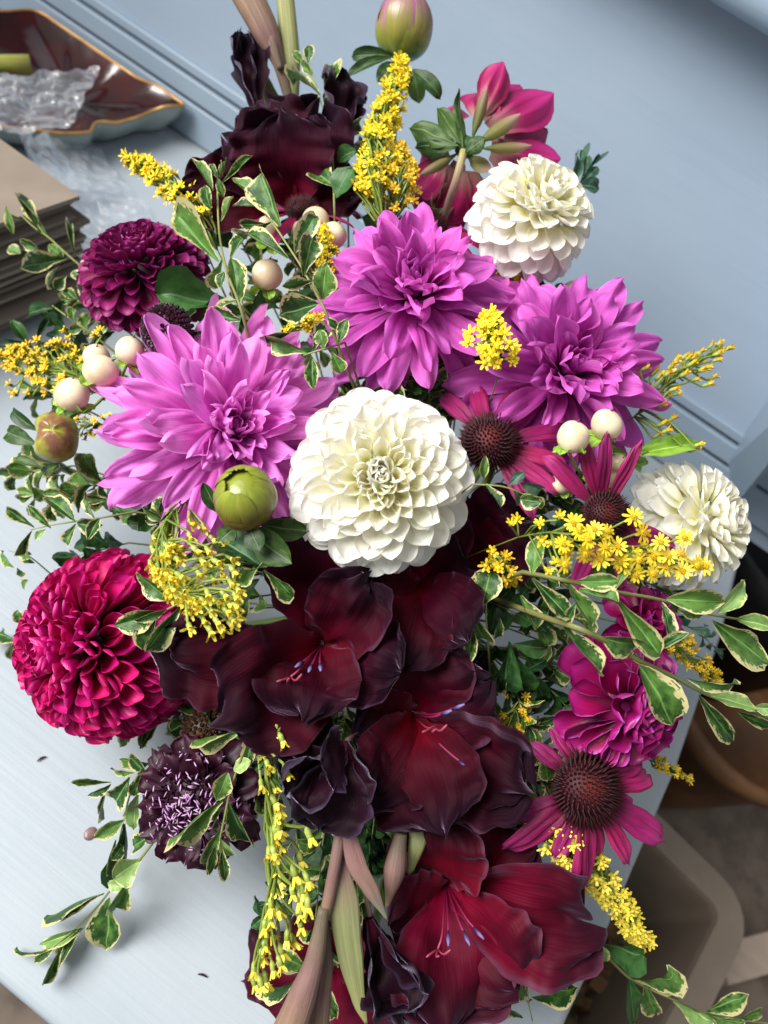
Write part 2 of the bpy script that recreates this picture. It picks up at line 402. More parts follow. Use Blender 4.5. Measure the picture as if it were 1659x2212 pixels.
def ball_dahlia(label, u, v, R, axis, mat, N=130, dt=0.0, maxpol=118, minpol=4, w=.52, L0=.62, L1=.3, cupo=1.6, cupi=4.6, squash=1.0, seed=0, jitter=.085, spin=0.0, tipc=.35, name='ball_dahlia', coremat=None, innermat=None, wg=.36, tilt=.56, prof=ROUND, pw=.85, group=None):
    t = dome(u, v) + dt; root = flower_root(name, label, 'dahlia', u, v, t, axis, spin, group)
    Rm = R * t / F; rn = random.Random(seed + 11)
    K = 6; meshes = []
    for k in range(K):
        f = k / (K - 1)                                   # 0 outer ring, 1 centre
        for q in range(3):
            cb = cupo + (cupi - cupo) * f
            meshes.append(petal('petal', TUBE if innermat and k >= 3 else prof, 1.0, w / (L0 + (L1 - L0) * f), (min(5.2, cb * 1.25), cb * (.82 + .12 * q)), (-.12 + .1 * q, .1 + .25 * f), 12, 14, tipcurl=-tipc * (1 - .6 * f) + .1 * q, seed=seed + k + q * 7, mat=M[(innermat if k >= 4 else 'white_soft' if k >= 2 else mat) if innermat else mat], ruffle=.02, rf=1.5, crumple=.05, vp=1.8))
    for i in range(N):
        f = (i + .5) / N
        pol = math.radians(maxpol) * (1 - f) ** pw
        pol = max(pol, math.radians(minpol))
        az = i * GA
        pol += rn.uniform(-jitter, jitter); az += rn.uniform(-jitter, jitter) * 1.5
        d = Vector((math.sin(pol) * math.cos(az), math.sin(pol) * math.sin(az), math.cos(pol) * squash))
        zin = Vector((-math.cos(pol) * math.cos(az), -math.cos(pol) * math.sin(az), math.sin(pol)))
        g = 1 - min(1.0, pol / math.radians(maxpol))
        L = (L0 + (L1 - L0) * g) * Rm * rn.uniform(.9, 1.1)
        tipd = Rm * rn.uniform(.965, 1.03) * (1 if g < .8 else 1 - .1 * (g - .8) / .2)
        wsc = (1 - wg * g) * rn.uniform(.86, 1.14)
        ti = tilt * min(1.0, pol / 1.25) * (1 - .5 * max(0.0, min(1.0, (pol - 1.4) / .6)))
        tip = d * tipd; po2 = pol + ti
        d = Vector((math.sin(po2) * math.cos(az), math.sin(po2) * math.sin(az), math.cos(po2)))
        zin = Vector((-math.cos(po2) * math.cos(az), -math.cos(po2) * math.sin(az), math.sin(po2)))
        base = tip - d * L
        k = min(K - 1, int(g * K))
        me = meshes[k * 3 + rn.randrange(3)]
        part('petal', me, root, frame(d, Quaternion(d, rn.gauss(0, .10)) @ zin, base, L * wsc, L, L * wsc))
    mb = MB(); mb.ball((0, 0, .06 * Rm), .50 * Rm, seg=14, rings=9)
    part('receptacle', mb.mesh('receptacle', M[coremat or mat]), root)
    add_stem(root, start=(0, 0, -.5 * Rm))
    return root

def decorative_dahlia(label, u, v, R, axis, mat, N=46, dt=0.0, seed=0, e0=-18, e1=82, w=.36, L1=.42, spin=0.0, squash=1.0, name='decorative_dahlia', ep=1.0, dens=1.0):
    t = dome(u, v) + dt; root = flower_root(name, label, 'dahlia', u, v, t, axis, spin)
    Rm = R * t / F; rn = random.Random(seed + 5)
    outer = [petal('petal', LANCE, 1.0, w * U(.92, 1.12), (.5 + .25 * q, .75 + .2 * (q % 2)), (.32, -.34 - .08 * q), 10, 12, tipcurl=[-.3, .35, -.5, .1, .5][q], seed=seed + q, mat=M[mat], ruffle=.05, rf=1.3, crumple=.08, pleat=.07, vp=1.3, twist=[.1, -.15, .25, -.3, 0][q]) for q in range(5)]
    midm = [petal('petal', LANCE, 1.0, w * 1.15, (1.3, 1.5 + .3 * q), (.3, -.1 + .1 * q), 10, 11, tipcurl=[-.2, .5, .1, -.4][q], seed=seed + 20 + q, mat=M[mat], ruffle=.05, rf=1.2, crumple=.07, pleat=.05, vp=1.3, twist=[.25, -.25, .1, -.05][q]) for q in range(4)]
    inner = [petal('petal', LANCE, 1.0, w * 1.3, (3.0, 2.6), (-.15, .35 + .15 * q), 8, 9, seed=seed + 40 + q, mat=M[mat], crumple=.03) for q in range(3)]
    for i in range(N):
        f = i / (N - 1)
        e = math.radians(e0 + (e1 - e0) * f ** ep) + rn.uniform(-.17, .17)
        az = i * GA + rn.uniform(-.2, .2)
        L = Rm * (1.0 + (L1 - 1.0) * f ** 1.25) * rn.uniform(.9, 1.08)
        d = Vector((math.cos(e) * math.cos(az), math.cos(e) * math.sin(az), math.sin(e) * squash)).normalized()
        zin = Vector((-math.sin(e) * math.cos(az), -math.sin(e) * math.sin(az), math.cos(e)))
        me = rn.choice(outer if f < .5 else midm if f < .8 else inner)
        b = d * (.06 * Rm) + Vector((0, 0, .10 * Rm * f))
        sw = rn.uniform(.9, 1.12) * (1 if f < .8 else .8)
        q = Quaternion(d, rn.uniform(-.22, .22))
        part('petal', me, root, frame(d, q @ zin, b, L * sw, L, L * sw))
    mb = MB(); mb.ball((0, 0, 0), .11 * Rm, seg=10, rings=7)
    part('receptacle', mb.mesh('receptacle', M[mat]), root)
    add_stem(root, start=(0, 0, -.08 * Rm))
    return root

def coneflower(label, u, v, Rc, axis, petals, Lp, dt=0.0, seed=0, wp=.24, droop=.5, squash=.75, reach=1.0, name='coneflower', els=None):
    """petals = azimuths in degrees in the picture (0 right, 90 up)"""
    t = dome(u, v) + dt; root = flower_root(name, label, 'coneflower', u, v, t, axis)
    Rm = Rc * t / F; Lm = Lp * t / F; rn = random.Random(seed)
    mb = MB(); mb.ball((0, 0, 0), Rm * .8, seg=16, rings=10)
    mb.v = [(x, y, z * squash) for x, y, z in mb.v]
    N = 330
    for i in range(N):
        f = (i + .5) / N; pol = math.acos(1 - f * 1.25) ; az = i * GA
        d = Vector((math.sin(pol) * math.cos(az), math.sin(pol) * math.sin(az), math.cos(pol)))
        c = Vector((d.x, d.y, d.z * squash)) * Rm * .78
        lean = (d + Vector((0, 0, .35))).normalized()
        h = Rm * .34 * rn.uniform(.65, 1.25) * (.8 + .2 * min(1, pol)); a = lean.orthogonal().normalized(); b = lean.cross(a); rr = Rm * .046
        vs = [c + a * rr, c + b * rr, c - a * rr, c - b * rr, c + lean * h * .8 + a * rr * .5, c + lean * h]
        mb.add(vs, [(0, 1, 5), (1, 2, 5), (2, 3, 5), (3, 0, 5)], [(0, 0)] * 4 + [(0, .9), (0, 1)])
    part('cone', mb.mesh('cone', M['cone']), root)
    ms = [petal('petal', NARROW, 1.0, wp * U(.9, 1.1), (.9, .5 - .5 * q), (.1, -droop * (.7 + .3 * q)), 10, 12, notch=.08, seed=seed + q, mat=M['echin'], pleat=.10, crumple=.05, twist=[.2, -.35, .6][q], tipcurl=[-.3, .2, -.6][q]) for q in range(3)]
    for i, a in enumerate(petals):
        lf = 1.0
        if isinstance(a, tuple): a, lf = a
        az = math.radians(a + rn.uniform(-4, 4)); e = math.radians(-8 if els is None else els[i]) + rn.uniform(-.1, .1)
        d = Vector((math.cos(az) * math.cos(e), math.sin(az) * math.cos(e), math.sin(e))); zin = Vector((-math.sin(e) * math.cos(az), -math.sin(e) * math.sin(az), math.cos(e)))
        b = Vector((math.cos(az), math.sin(az), 0)) * Rm * .78 + Vector((0, 0, -.12 * Rm))
        L = Lm * rn.uniform(.9, 1.08) * lf
        part('petal', rn.choice(ms), root, frame(d, Quaternion(d, rn.uniform(-.3, .3)) @ zin, b, L if lf > .9 else Lm * .92, L, L))
    add_stem(root, .0026, start=(0, 0, -.3 * Rm))
    return root

def gladiolus(label, u, v, R, axis, mat, dt=0.0, seed=0, az0=20, open_=1.0, stamen=True, name='gladiolus_flower', els=None, w=.86, lens=None, ruffle=.06, stem=True, deep=.45, stdir=None, n=6, stlen=.45, anth='anther'):
    t = dome(u, v) + dt; root = flower_root(name, label, 'gladiolus', u, v, t, axis)
    Rm = R * t / F; rn = random.Random(seed + 3)
    for i in range(n):
        az = math.radians(az0 + i * 360 / n + rn.uniform(-8, 8)); inner = i % 2
        e = math.radians((52 if inner else 44) * (1.35 - .35 * open_)) if els is None else math.radians(els[i])
        me = petal('petal', GLAD, 1.0, w * (1.0 if inner else .9) * rn.uniform(.93, 1.07), (2.6, .15), (.05, -1.2 * open_), 34, 36, ruffle=ruffle, rf=rn.uniform(4.2, 6.2), crumple=.09, crinkle=.012, tipcurl=rn.uniform(-1.6, -.2), seed=seed * 10 + i, mat=M[mat], bp=1.3)
        d = Vector((math.cos(az) * math.cos(e), math.sin(az) * math.cos(e), math.sin(e))); zin = Vector((-math.sin(e) * math.cos(az), -math.sin(e) * math.sin(az), math.cos(e)))
        L = Rm * 1.2 * (1.0 if lens is None else lens[i])
        part('petal', me, root, frame(d, zin, Vector((0, 0, -deep * Rm + (.02 * Rm if inner else 0))), L, L, L))
    if stamen:
        sd = Vector(stdir) if stdir else Vector((.2, -.2, 1)); sd.normalize()
        side = sd.orthogonal().normalized()
        for k in (-1, 0, 1):
            a = Vector((0, 0, -deep * Rm)); off = side * k * .10 * Rm
            b = a + sd * (deep + stlen) * Rm + off + Vector((0, 0, -.04 * Rm * abs(k)))
            mid = a.lerp(b, .5) + Vector((0, 0, .05 * Rm)) + off * .4
            mb = MB(); mb.tube(spline([a, mid, b], 10), [.02 * Rm] * 9 + [.012 * Rm], 6); part('stamen', mb.mesh('stamen', M['stamen']), root)
            an = b + (b - mid).normalized() * .02 * Rm
            mb = MB(); mb.tube([b - (b - mid).normalized() * .1 * Rm + Vector((0, 0, .02 * Rm)), b + Vector((0, 0, .022 * Rm)), an + (b - mid).normalized() * .1 * Rm], [.012 * Rm, .03 * Rm, .01 * Rm], 6)
            part('anther', mb.mesh('anther', M[anth]), root)
        a = Vector((0, 0, -deep * Rm)); b = a + sd * (deep + stlen * 1.35) * Rm - side * .16 * Rm
        mb = MB(); mb.tube(spline([a, a.lerp(b, .6) - side * .1 * Rm + Vector((0, 0, .08 * Rm)), b], 12), [.011 * Rm] * 12, 6)
        for k in range(3):
            q = Quaternion(sd, k * 2.1)
            mb.tube(spline([b, b + (sd * .7 + q @ side * .4) * .09 * Rm, b + (sd * .8 + q @ side * 1.2) * .15 * Rm], 7), [.008 * Rm, .009 * Rm, .010 * Rm, .011 * Rm, .012 * Rm, .014 * Rm, .008 * Rm], 6)
        part('style', mb.mesh('style', M['style']), root)
    mb = MB(); mb.tube(spline([(0, 0, -deep * Rm + .03 * Rm), (0, 0, -(deep + .25) * Rm), (0, .03 * Rm, -(deep + .5) * Rm)], 8), [.1 * Rm, .09 * Rm, .08 * Rm, .075 * Rm, .07 * Rm, .07 * Rm, .08 * Rm, .09 * Rm], 10)
    part('flower_tube', mb.mesh('flower_tube', M['bract']), root)
    if stem: add_stem(root, .003, start=(0, 0, -(deep + .45) * Rm), run=.02)
    return root

def straighten(me):
    """turn and scale a petal mesh so that its tip lies at (0, 1, 0)"""
    n = len(me.vertices); co = np.empty(n * 3); me.vertices.foreach_get('co', co); co = co.reshape(-1, 3)
    uv = np.array([l.uv[:] for l in me.uv_layers[0].data]); li = np.array([l.vertex_index for l in me.loops])
    tip = co[li[(uv[:, 1] > .999)]].mean(axis=0); a = math.atan2(tip[2], tip[1]); L = math.hypot(tip[1], tip[2]); c, s_ = math.cos(a), math.sin(a)
    y = (co[:, 1] * c + co[:, 2] * s_) / L; z = (-co[:, 1] * s_ + co[:, 2] * c) / L; co[:, 1] = y; co[:, 2] = z
    me.vertices.foreach_set('co', co.ravel()); me.update(); return me
def glad_px(label, throat, petals, mat, dt=0.0, seed=0, deep=.032, arch=.9, stam=None, ruffle=.055, stl=.03, tube=True):
    """petals = (tip u, tip v, depth of tip, width px[, roll]); they rise from the throat and flare to their tips"""
    t = dome(*throat) + dt; toc = camdir((0, 0, 1)); rn = random.Random(seed)
    root = flower_root('gladiolus_flower', label, 'gladiolus', throat[0], throat[1], t, (0, 0, 1)); inv = root.matrix_world.inverted()
    for i, pt in enumerate(petals):
        B = P(throat[0] + rn.uniform(-6, 6), throat[1] + rn.uniform(-6, 6), t + deep); T = P(pt[0], pt[1], t + pt[2]); Y = T - B; L = Y.length
        me = straighten(petal('petal', GLAD, 1.0, pt[3] * t / F / L, (2.4, .1), (.0, -arch), 34, 38, ruffle=ruffle, rf=rn.uniform(4.5, 6.5), crumple=.15, crinkle=.034, tipcurl=rn.uniform(-1.5, .1), seed=seed * 10 + i, mat=M[mat], bp=1.2))
        part('petal', me, root, inv @ frame(Y, Quaternion(Y.normalized(), pt[4] if len(pt) > 4 else rn.uniform(-.25, .25)) @ toc, B, L, L, L))
    if stam:
        B = P(throat[0], throat[1], t + deep)
        for k, (su, sv, sd) in enumerate(stam):
            T = P(su, sv, t + sd); mid = B.lerp(T, .6) + toc * .006
            mb = MB(); mb.tube([inv @ q for q in spline([B, mid, T], 10)], .0006, 6); part('stamen', mb.mesh('stamen', M['stamen']), root)
            d = (T - mid).normalized(); mb = MB(); mb.tube([inv @ q for q in (T - d * .003 + toc * .0006, T + d * .002 + toc * .0008, T + d * .006)], [.0005, .0011, .0004], 6); part('anther', mb.mesh('anther', M['anther']), root)
        su, sv, sd = stam[0]; T = P(su - 22, sv + 30, t + sd - .006); mb = MB()
        mb.tube([inv @ q for q in spline([B, B.lerp(T, .6) + toc * .01, T], 10)], .0005, 6)
        for k in (-1, 0, 1): mb.tube([inv @ q for q in spline([T, T + camdir((k * .8 - .2, -.3, .6)) * .004, T + camdir((k, .1 + .3 * k, .8)) * .008], 6)], [.0004, .0005, .0006, .0006, .0007, .0003], 6)
        part('style', mb.mesh('style', M['style']), root)
    if tube:
        A = P(throat[0], throat[1], t + deep - .002); pts = spline([A, A - toc * .02, A.lerp(VASE, .6) - toc * .015, VASE, VASE - Vector((0, 0, .06))], 16)
        mb = MB(); mb.tube([inv @ q for q in pts], [.004] * 3 + [.003] * 13, 8); part('stem', mb.mesh('stem', M['bract']), root)
    return root

# leaf meshes shared by every sprig (unit length; the object scales give length and width)
LEAFM = {}
LEAF2 = [(0, .06), (.15, .5), (.4, 1.0), (.6, .96), (.8, .62), (.93, .3), (1, .02)]
LEAF3 = [(0, .10), (.2, .3), (.45, .7), (.68, 1.0), (.84, .9), (.95, .55), (1, .06)]
def leafset(key, mat, prof=LEAF, n=9):
    out = []
    for q in range(n):
        out.append(petal('leaf', [prof, LEAF2, LEAF3][q % 3] if prof is LEAF else prof, 1.0, 1.0, (.35 + .2 * (q % 3), .2 + .25 * (q % 2)), ([.1, .25, -.1, .3, .05, .2][q % 6], [-.25, -.6, .35, -.9, -.1, -.45][q % 6]), 8, 12, fold=.10 + .05 * (q % 3), tipcurl=[-.3, .5, -.8, -.2, .3, -1.1][q % 6], seed=q * 3 + 1, mat=M[mat], twist=[.15, -.3, .45, -.15, .7, -.5][q % 6], crumple=.09, ruffle=.03))
    LEAFM[key] = out
def sprig(label, stem, leaves=(), key='var', r=1.6, dt=0.0, auto=None, seed=0, stemmat='woody', toward_vase=True, cat='foliage', name='variegated_sprig', group=None, bend=.012, keys=None):
    """stem = [(u, v[, dt])], leaves = [(bu, bv, tu, tv, width px[, key])]; auto = (pairs, length px, width px, angle)"""
    rn = random.Random(seed * 17 + 3)
    st = [(p[0], p[1], (p[2] if len(p) > 2 else 0.0) + dt) for p in stem]
    pts = [DP(*p) for p in st]
    base = pts[0]; root = empty(name, Matrix.Translation(base), label, cat, group)
    path = spline(pts, max(10, 5 * len(pts)))
    s = dome(st[0][0], st[0][1]) / F
    full = path
    if toward_vase:
        k = stem_n[0]; stem_n[0] += 1; ang = k * 2.4; rr = .03 * math.sqrt(((k * 7) % 19 + .5) / 19)
        end = VASE + Vector((math.cos(ang) * rr, math.sin(ang) * rr, 0))
        d0 = (path[0] - path[1]).normalized()
        lead = spline([end + Vector((0, 0, -.07)), end, end.lerp(base, .6) + d0 * .015 + RCW @ Vector((0, 0, -.03)), base], 14)
        full = lead[:-1] + path
    n = len(full)
    mb = MB(); mb.tube([p - base for p in full], [r * s * (1.25 - .75 * i / (n - 1)) for i in range(n)], 7)
    part('stem', mb.mesh('stem', M[stemmat]), root)
    toc = camdir((0, 0, 1)); ms0 = LEAFM[key]
    def put(B, T, wpx, kk=None, roll=None):
        L = (T - B).length; sc = depth_of(B) / F
        Y = T - B
        q = Quaternion(Y.normalized(), rn.uniform(-.55, .55) if roll is None else roll)
        me = rn.choice(LEAFM[kk] if kk else ms0)
        L *= rn.uniform(.98, 1.16); wpx *= rn.uniform(.9, 1.25)
        part('leaf', me, root, frame(Y, q @ toc, B - base, wpx * sc * 1.12, L, L))
    for lf in leaves:
        bu, bv, tu, tv, w = lf[:5]; kk = lf[5] if len(lf) > 5 else None
        i = min(range(len(path)), key=lambda a: (path[a] - P(bu, bv, depth_of(path[a]))).length)
        td = depth_of(path[i])
        B = over_seat(P(bu, bv, td), .010); T = over_seat(P(tu, tv, td + rn.uniform(-.008, bend)), .007)
        put(B, T, w, kk)
    if auto:
        pairs, ln, w, ang = auto[:4]
        for k in range(pairs):
            f = (k + .6) / pairs; x = f * (len(path) - 1); i = min(int(x), len(path) - 2)
            B = path[i].lerp(path[i + 1], x - i); d = (path[i + 1] - path[i]).normalized(); sc = depth_of(B) / F
            o = d.orthogonal().normalized(); q0 = Quaternion(d, k * 1.57 + rn.uniform(-.4, .4))
            for sgn in (0, math.pi):
                oo = Quaternion(d, sgn) @ (q0 @ o); A = math.radians(ang) * rn.uniform(.75, 1.25)
                Y = d * math.cos(A) + oo * math.sin(A); L = ln * sc * rn.uniform(.75, 1.15) * (1 - .35 * f)
                fac = (d * .6 + toc * .5 - oo * .3)
                me = rn.choice(ms0)
                part('leaf', me, root, frame(Y, Quaternion(Y, rn.uniform(-.4, .4)) @ fac, B - base, w * sc * rn.uniform(.85, 1.15), L, L))
        d = (path[-1] - path[-2]).normalized(); sc = depth_of(path[-1]) / F
        for k in range(3):
            Y = (d + Quaternion(d, k * 2.1) @ d.orthogonal().normalized() * .35).normalized(); L = ln * sc * .6
            part('leaf', rn.choice(ms0), root, frame(Y, toc, path[-1] - base, w * sc * .6, L, L))
    return root

def add_floret(mbc, mbf, B, A, d, size, ped, rn, rays=7, opened=.8, thick=.085):
    """one goldenrod floret: stalk A..B, green cup at B along d, yellow rays round a tufted centre"""
    mid = A.lerp(B, .55) + Vector((rn.uniform(-1, 1), rn.uniform(-1, 1), rn.uniform(0, 1))) * ped * .12
    mbc.tube(spline([A, mid, B], 5), size * thick, 4, m=0, cap=False)
    c1 = B + d * size * .55
    mbc.tube([B, B + d * size * .2, c1], [size * .07, size * .17, size * .17], 6, m=1)
    a = d.orthogonal().normalized(); ph = rn.uniform(0, 6)
    # tufted middle
    mbf.tube([c1 - d * size * .05, c1 + d * size * .18, c1 + d * size * .24], [size * .15, size * .17, size * .05], 6, m=0)
    for k in range(rays):
        q = Quaternion(d, ph + k * 2 * math.pi / rays + rn.uniform(-.2, .2)); o = q @ a; s = d.cross(o)
        el = rn.uniform(.15, 1.0) if rn.random() < opened else rn.uniform(1.0, 1.4)
        y = o * math.cos(el) + d * math.sin(el); n = d * math.cos(el) - o * math.sin(el)
        b0 = c1 + o * size * .12; L = size * rn.uniform(.38, .52); w = size * .11
        vs = [b0 - s * w * .5, b0 + s * w * .5, b0 + y * L * .55 + s * w, b0 + y * L * .55 - s * w, b0 + y * L + s * w * .55 - n * L * .1, b0 + y * L - s * w * .55 - n * L * .1]
        mbf.add(vs, [(0, 1, 2, 3), (3, 2, 4, 5)])
def goldenrod(label, path, n=60, width=40, size=20, dt=0.0, florets=(), seed=0, ycol='yellow', ccol='involucre', back=.12, opened=.8, side=0.0, fdir=None, start=.15, rays=7, name='goldenrod_spray', r=1.8, leaves=6, toward_vase=True, pedl=1.0, group=None, lead=70):
    rn = random.Random(seed * 13 + 1)
    st = [(p[0], p[1], (p[2] if len(p) > 2 else 0.0) + dt) for p in path]
    pts = [DP(*p) for p in st]; base = pts[0]; root = empty(name, Matrix.Translation(base), label, 'goldenrod', group)
    pa = spline(pts, 24); s = dome(st[0][0], st[0][1]) / F
    full = pa
    if toward_vase:
        k = stem_n[0]; stem_n[0] += 1; ang = k * 2.4; rr = .03 * math.sqrt(((k * 7) % 19 + .5) / 19)
        end = VASE + Vector((math.cos(ang) * rr, math.sin(ang) * rr, 0)); d0 = (pa[0] - pa[1]).normalized()
        full = spline([end + Vector((0, 0, -.07)), end, end.lerp(base, .6) + d0 * .012 + RCW @ Vector((0, 0, -.03)), base], 12)[:-1] + pa
    mb = MB(); mb.tube([p - base for p in full], [r * s * (1.2 - .8 * i / (len(full) - 1)) for i in range(len(full))], 7)
    part('stem', mb.mesh('stem', M['pedicel']), root)
    mbc = MB(); mbf = MB(); toc = camdir((0, 0, 1)); fs = size * s
    items = []
    for k in range(n):
        f = start + (1 - start) * ((k + .5) / n); x = f * 23; i = min(int(x), 22)
        c = pa[i].lerp(pa[i + 1], x - i); d = (pa[i + 1] - pa[i]).normalized()
        o = Quaternion(d, rn.uniform(0, 6.28)) @ d.orthogonal().normalized()
        W = width * s * (1.1 - .75 * max(0, f - .35) / .65) * math.sqrt(rn.uniform(.1, 1))
        B = c + o * W + d * W * rn.uniform(.3, 1.0)
        if side: B += camdir((math.cos(side), math.sin(side), .2)) * W * .6
        fb = max(0, f - back - rn.uniform(0, .1)); xb = fb * 23; ib = min(int(xb), 22)
        A = pa[ib].lerp(pa[ib + 1], xb - ib)
        dd = (o * .7 + d * .6 + toc * .35) if fdir is None else (camdir(fdir) + o * .35)
        items.append((A, B, dd.normalized(), fs * rn.uniform(.8, 1.15)))
    for fl in florets:
        fu, fv = fl[:2]; sz = fl[2] if len(fl) > 2 else 1.0
        i = min(range(24), key=lambda a: (pa[a] - P(fu, fv, depth_of(pa[a]))).length)
        td = depth_of(pa[i]) - rn.uniform(-.004, .012); B = P(fu, fv, td); A = pa[max(0, i - 3)]
        dd = ((B - A).normalized() * .5 + toc * .8) if fdir is None else camdir(fdir) + Vector((rn.uniform(-.25, .25), rn.uniform(-.25, .25), rn.uniform(-.25, .25)))
        items.append((A, B, dd.normalized(), fs * sz * rn.uniform(.9, 1.1)))
    for A, B, d, z in items:
        add_floret(mbc, mbf, B - base - d * z * .5, A - base, d, z, (B - A).length, rn, rays, opened)
    part('flower_stalks', mbc.mesh('flower_stalks', [M['pedicel'], M[ccol]]), root, kind='stuff')
    part('florets', mbf.mesh('florets', [M[ycol]], smooth=False), root, kind='stuff')
    for k in range(leaves):
        f = rn.uniform(.0, .7); i = int(f * 22); d = (pa[i + 1] - pa[i]).normalized()
        o = Quaternion(d, rn.uniform(0, 6.28)) @ d.orthogonal().normalized(); Y = (d + o * .6).normalized(); L = rn.uniform(25, 45) * s
        part('leaf', rn.choice(LEAFM['slim']), root, frame(Y, toc + o * -.5, pa[i] - base, L * .2, L, L))
    return root

def berry_sprig(label, berries, dt=0.0, seed=0, R=31, lean=(.3, .6, .5)):
    rn = random.Random(seed); b0 = berries[0]
    cu = sum(b[0] for b in berries) / len(berries) + 25; cv = sum(b[1] for b in berries) / len(berries) + 45
    base = DP(cu, cv, dt + .03); root = empty('berry_sprig', Matrix.Translation(base), label, 'berries')
    for b in berries:
        bu, bv = b[:2]; rr = b[2] if len(b) > 2 else R; bt = (b[3] if len(b) > 3 else 0.0) + dt
        c = DP(bu, bv, bt); s = dome(bu, bv) / F; ax = (camdir(lean) + Vector((rn.uniform(-.4, .4), rn.uniform(-.4, .4), rn.uniform(-.3, .3)))).normalized()
        bot = c - ax * rr * s * .95
        mb = MB(); mb.tube(spline([base, base.lerp(bot, .6) - ax * .006, bot], 8) if False else [p - base for p in spline([base, base.lerp(bot, .6) - ax * .006, bot], 8)], 3.2 * s, 6)
        part('stalk', mb.mesh('stalk', M['pedicel']), root)
        mb = MB(); mb.ball(c - base, rr * s, ax, 24, 16)
        ctr = c - base; sd_ = rn.uniform(0, 50)
        mb.v = [tuple(ctr + (Vector(q) - ctr) * (1 + .10 * nz(*((Vector(q) - ctr) / (rr * s) * .9 + Vector((sd_, 0, 0)))))) for q in mb.v]
        br = part('berry', mb.mesh('berry', M['berry']), root)
        tp = c - base + ax * rr * s
        mb = MB(); mb.tube([tp - ax * rr * s * .05, tp + ax * rr * s * .05, tp + ax * rr * s * .22 + ax.orthogonal() * rr * s * .06], [rr * s * .1, rr * s * .06, rr * s * .015], 5)
        part('tip', mb.mesh('tip', M['berrytip']), br)
        o = ax.orthogonal().normalized()
        for k in range(5):
            q = Quaternion(ax, k * 1.257 + rn.uniform(-.2, .2)); y = (q @ o + ax * rn.uniform(-.3, .25)).normalized(); L = rr * s * rn.uniform(.95, 1.3)
            part('sepal', rn.choice(LEAFM['sepal']), root, frame(y, ax, bot - base + ax * rr * s * .06, L * .75, L, L))
    return root
# ------------------------------------------------------------------ bench, floor and what lies about
M['paint'] = None
def paint_mat(name, c1, c2, axis_scale, spots=1.0):
    m = NT(name); o = m.obj()
    st = m.noise(m.n('Mapping', {'Vector': o, 'Scale': axis_scale}).outputs[0], 1.0, 6, .6)
    bl = m.noise(o, 5.0, 4); fine = m.noise(o, 420.0, 2)
    c = m.mix(m.step(bl, .3, .7), c1, c2)
    c = m.mix(m.math('MULTIPLY', m.step(st, .35, .75), .12), c, tuple(x * 1.12 for x in c1[:3]) + (1,))
    if spots:
        sp = m.noise(o, 42.0, 3, .6)
        c = m.mix(m.math('MULTIPLY', m.step(sp, .755, .80), .5 * spots), c, srgb(140, 120, 108))
        cr = m.noise(m.n('Mapping', {'Vector': o, 'Scale': (14, 160, 60)}).outputs[0], 1.0, 2)
        c = m.mix(m.math('MULTIPLY', m.step(cr, .80, .84), .6 * spots), c, srgb(110, 110, 116))
        stn = m.noise(o, 9.0, 5, .65)
        c = m.mix(m.math('MULTIPLY', m.step(stn, .64, .80), .35 * spots), c, srgb(150, 140, 126))
    h = m.math('ADD', st, m.math('MULTIPLY', fine, .12))
    return m.done(m.bsdf(c, m.math('MULTIPLY_ADD', st, .2, .3), spec=.4, nrm=m.bump(h, .16, .002)))
M['paint'] = paint_mat('pale_blue_paint', srgb(166, 174, 180), srgb(156, 165, 172), (7, 260, 60))
M['paint_back'] = paint_mat('pale_blue_back_paint', srgb(154, 169, 185), srgb(146, 162, 179), (6, 60, 120), .5)
M['paint_trim'] = paint_mat('pale_blue_trim_paint', srgb(144, 160, 174), srgb(136, 153, 170), (6, 90, 160), .6)
M['floor'] = simple_mat('brown_concrete', srgb(84, 74, 66), srgb(118, 104, 92), 26, .85, bumps=.5)
fl = MB(); fl.add([(-4, -4, -.45), (4, -4, -.45), (4, 4, -.45), (-4, 4, -.45)], [(0, 1, 2, 3)])
o = part('floor', fl.mesh('floor', M['floor']), None); o['kind'] = 'structure'

YW = onz(348, 250, 0).y; XR = onz(1466, 1656, 0).x; YF = onz(50, 2168, 0).y
RAKE = math.radians(10)
bench = tag(bpy.data.objects.new('painted_bench', None), 'pale blue painted wooden bench with moulded back and side wing under the bouquet', 'bench'); link(bench)
bench.location = (0, 0, -.45)
def bpart(name, mesh, **k): return part(name, mesh, bench, Matrix.Translation((0, 0, .45)), **k)
def slab(outline, z0, z1, name, mat, bev=.006, seg=3):
    bm = bmesh.new(); vs = [bm.verts.new((x, y, z1)) for x, y in outline]
    f = bm.faces.new(vs); r = bmesh.ops.extrude_face_region(bm, geom=[f])
    for e in r['geom']:
        if isinstance(e, bmesh.types.BMVert): e.co.z = z0
    bmesh.ops.recalc_face_normals(bm, faces=bm.faces[:])
    es = [e for e in bm.edges if abs(e.verts[0].co.z - e.verts[1].co.z) < 1e-6]
    bmesh.ops.bevel(bm, geom=es, offset=bev, segments=seg, profile=.5, affect='EDGES')
    me = bpy.data.meshes.new(name); bm.to_mesh(me); bm.free()
    me.materials.append(mat)
    for p in me.polygons: p.use_smooth = abs(p.normal.z) < .98
    return me
xr = [onz(1231, 2199, 0), onz(1288, 2077, 0), onz(1466, 1656, 0), onz(1563, 1369, 0), onz(1596, 1230, 0), onz(1597, 1150, 0)]
out = [(-1.3, YF), (xr[0].x - .02, YF), (xr[0].x - .004, YF + .03)] + [(p.x, p.y) for p in xr] + [(xr[-1].x - .03, YW + .03), (-1.3, YW + .03)]
bpart('seat', slab(out, -.028, 0, 'seat', M['paint']))
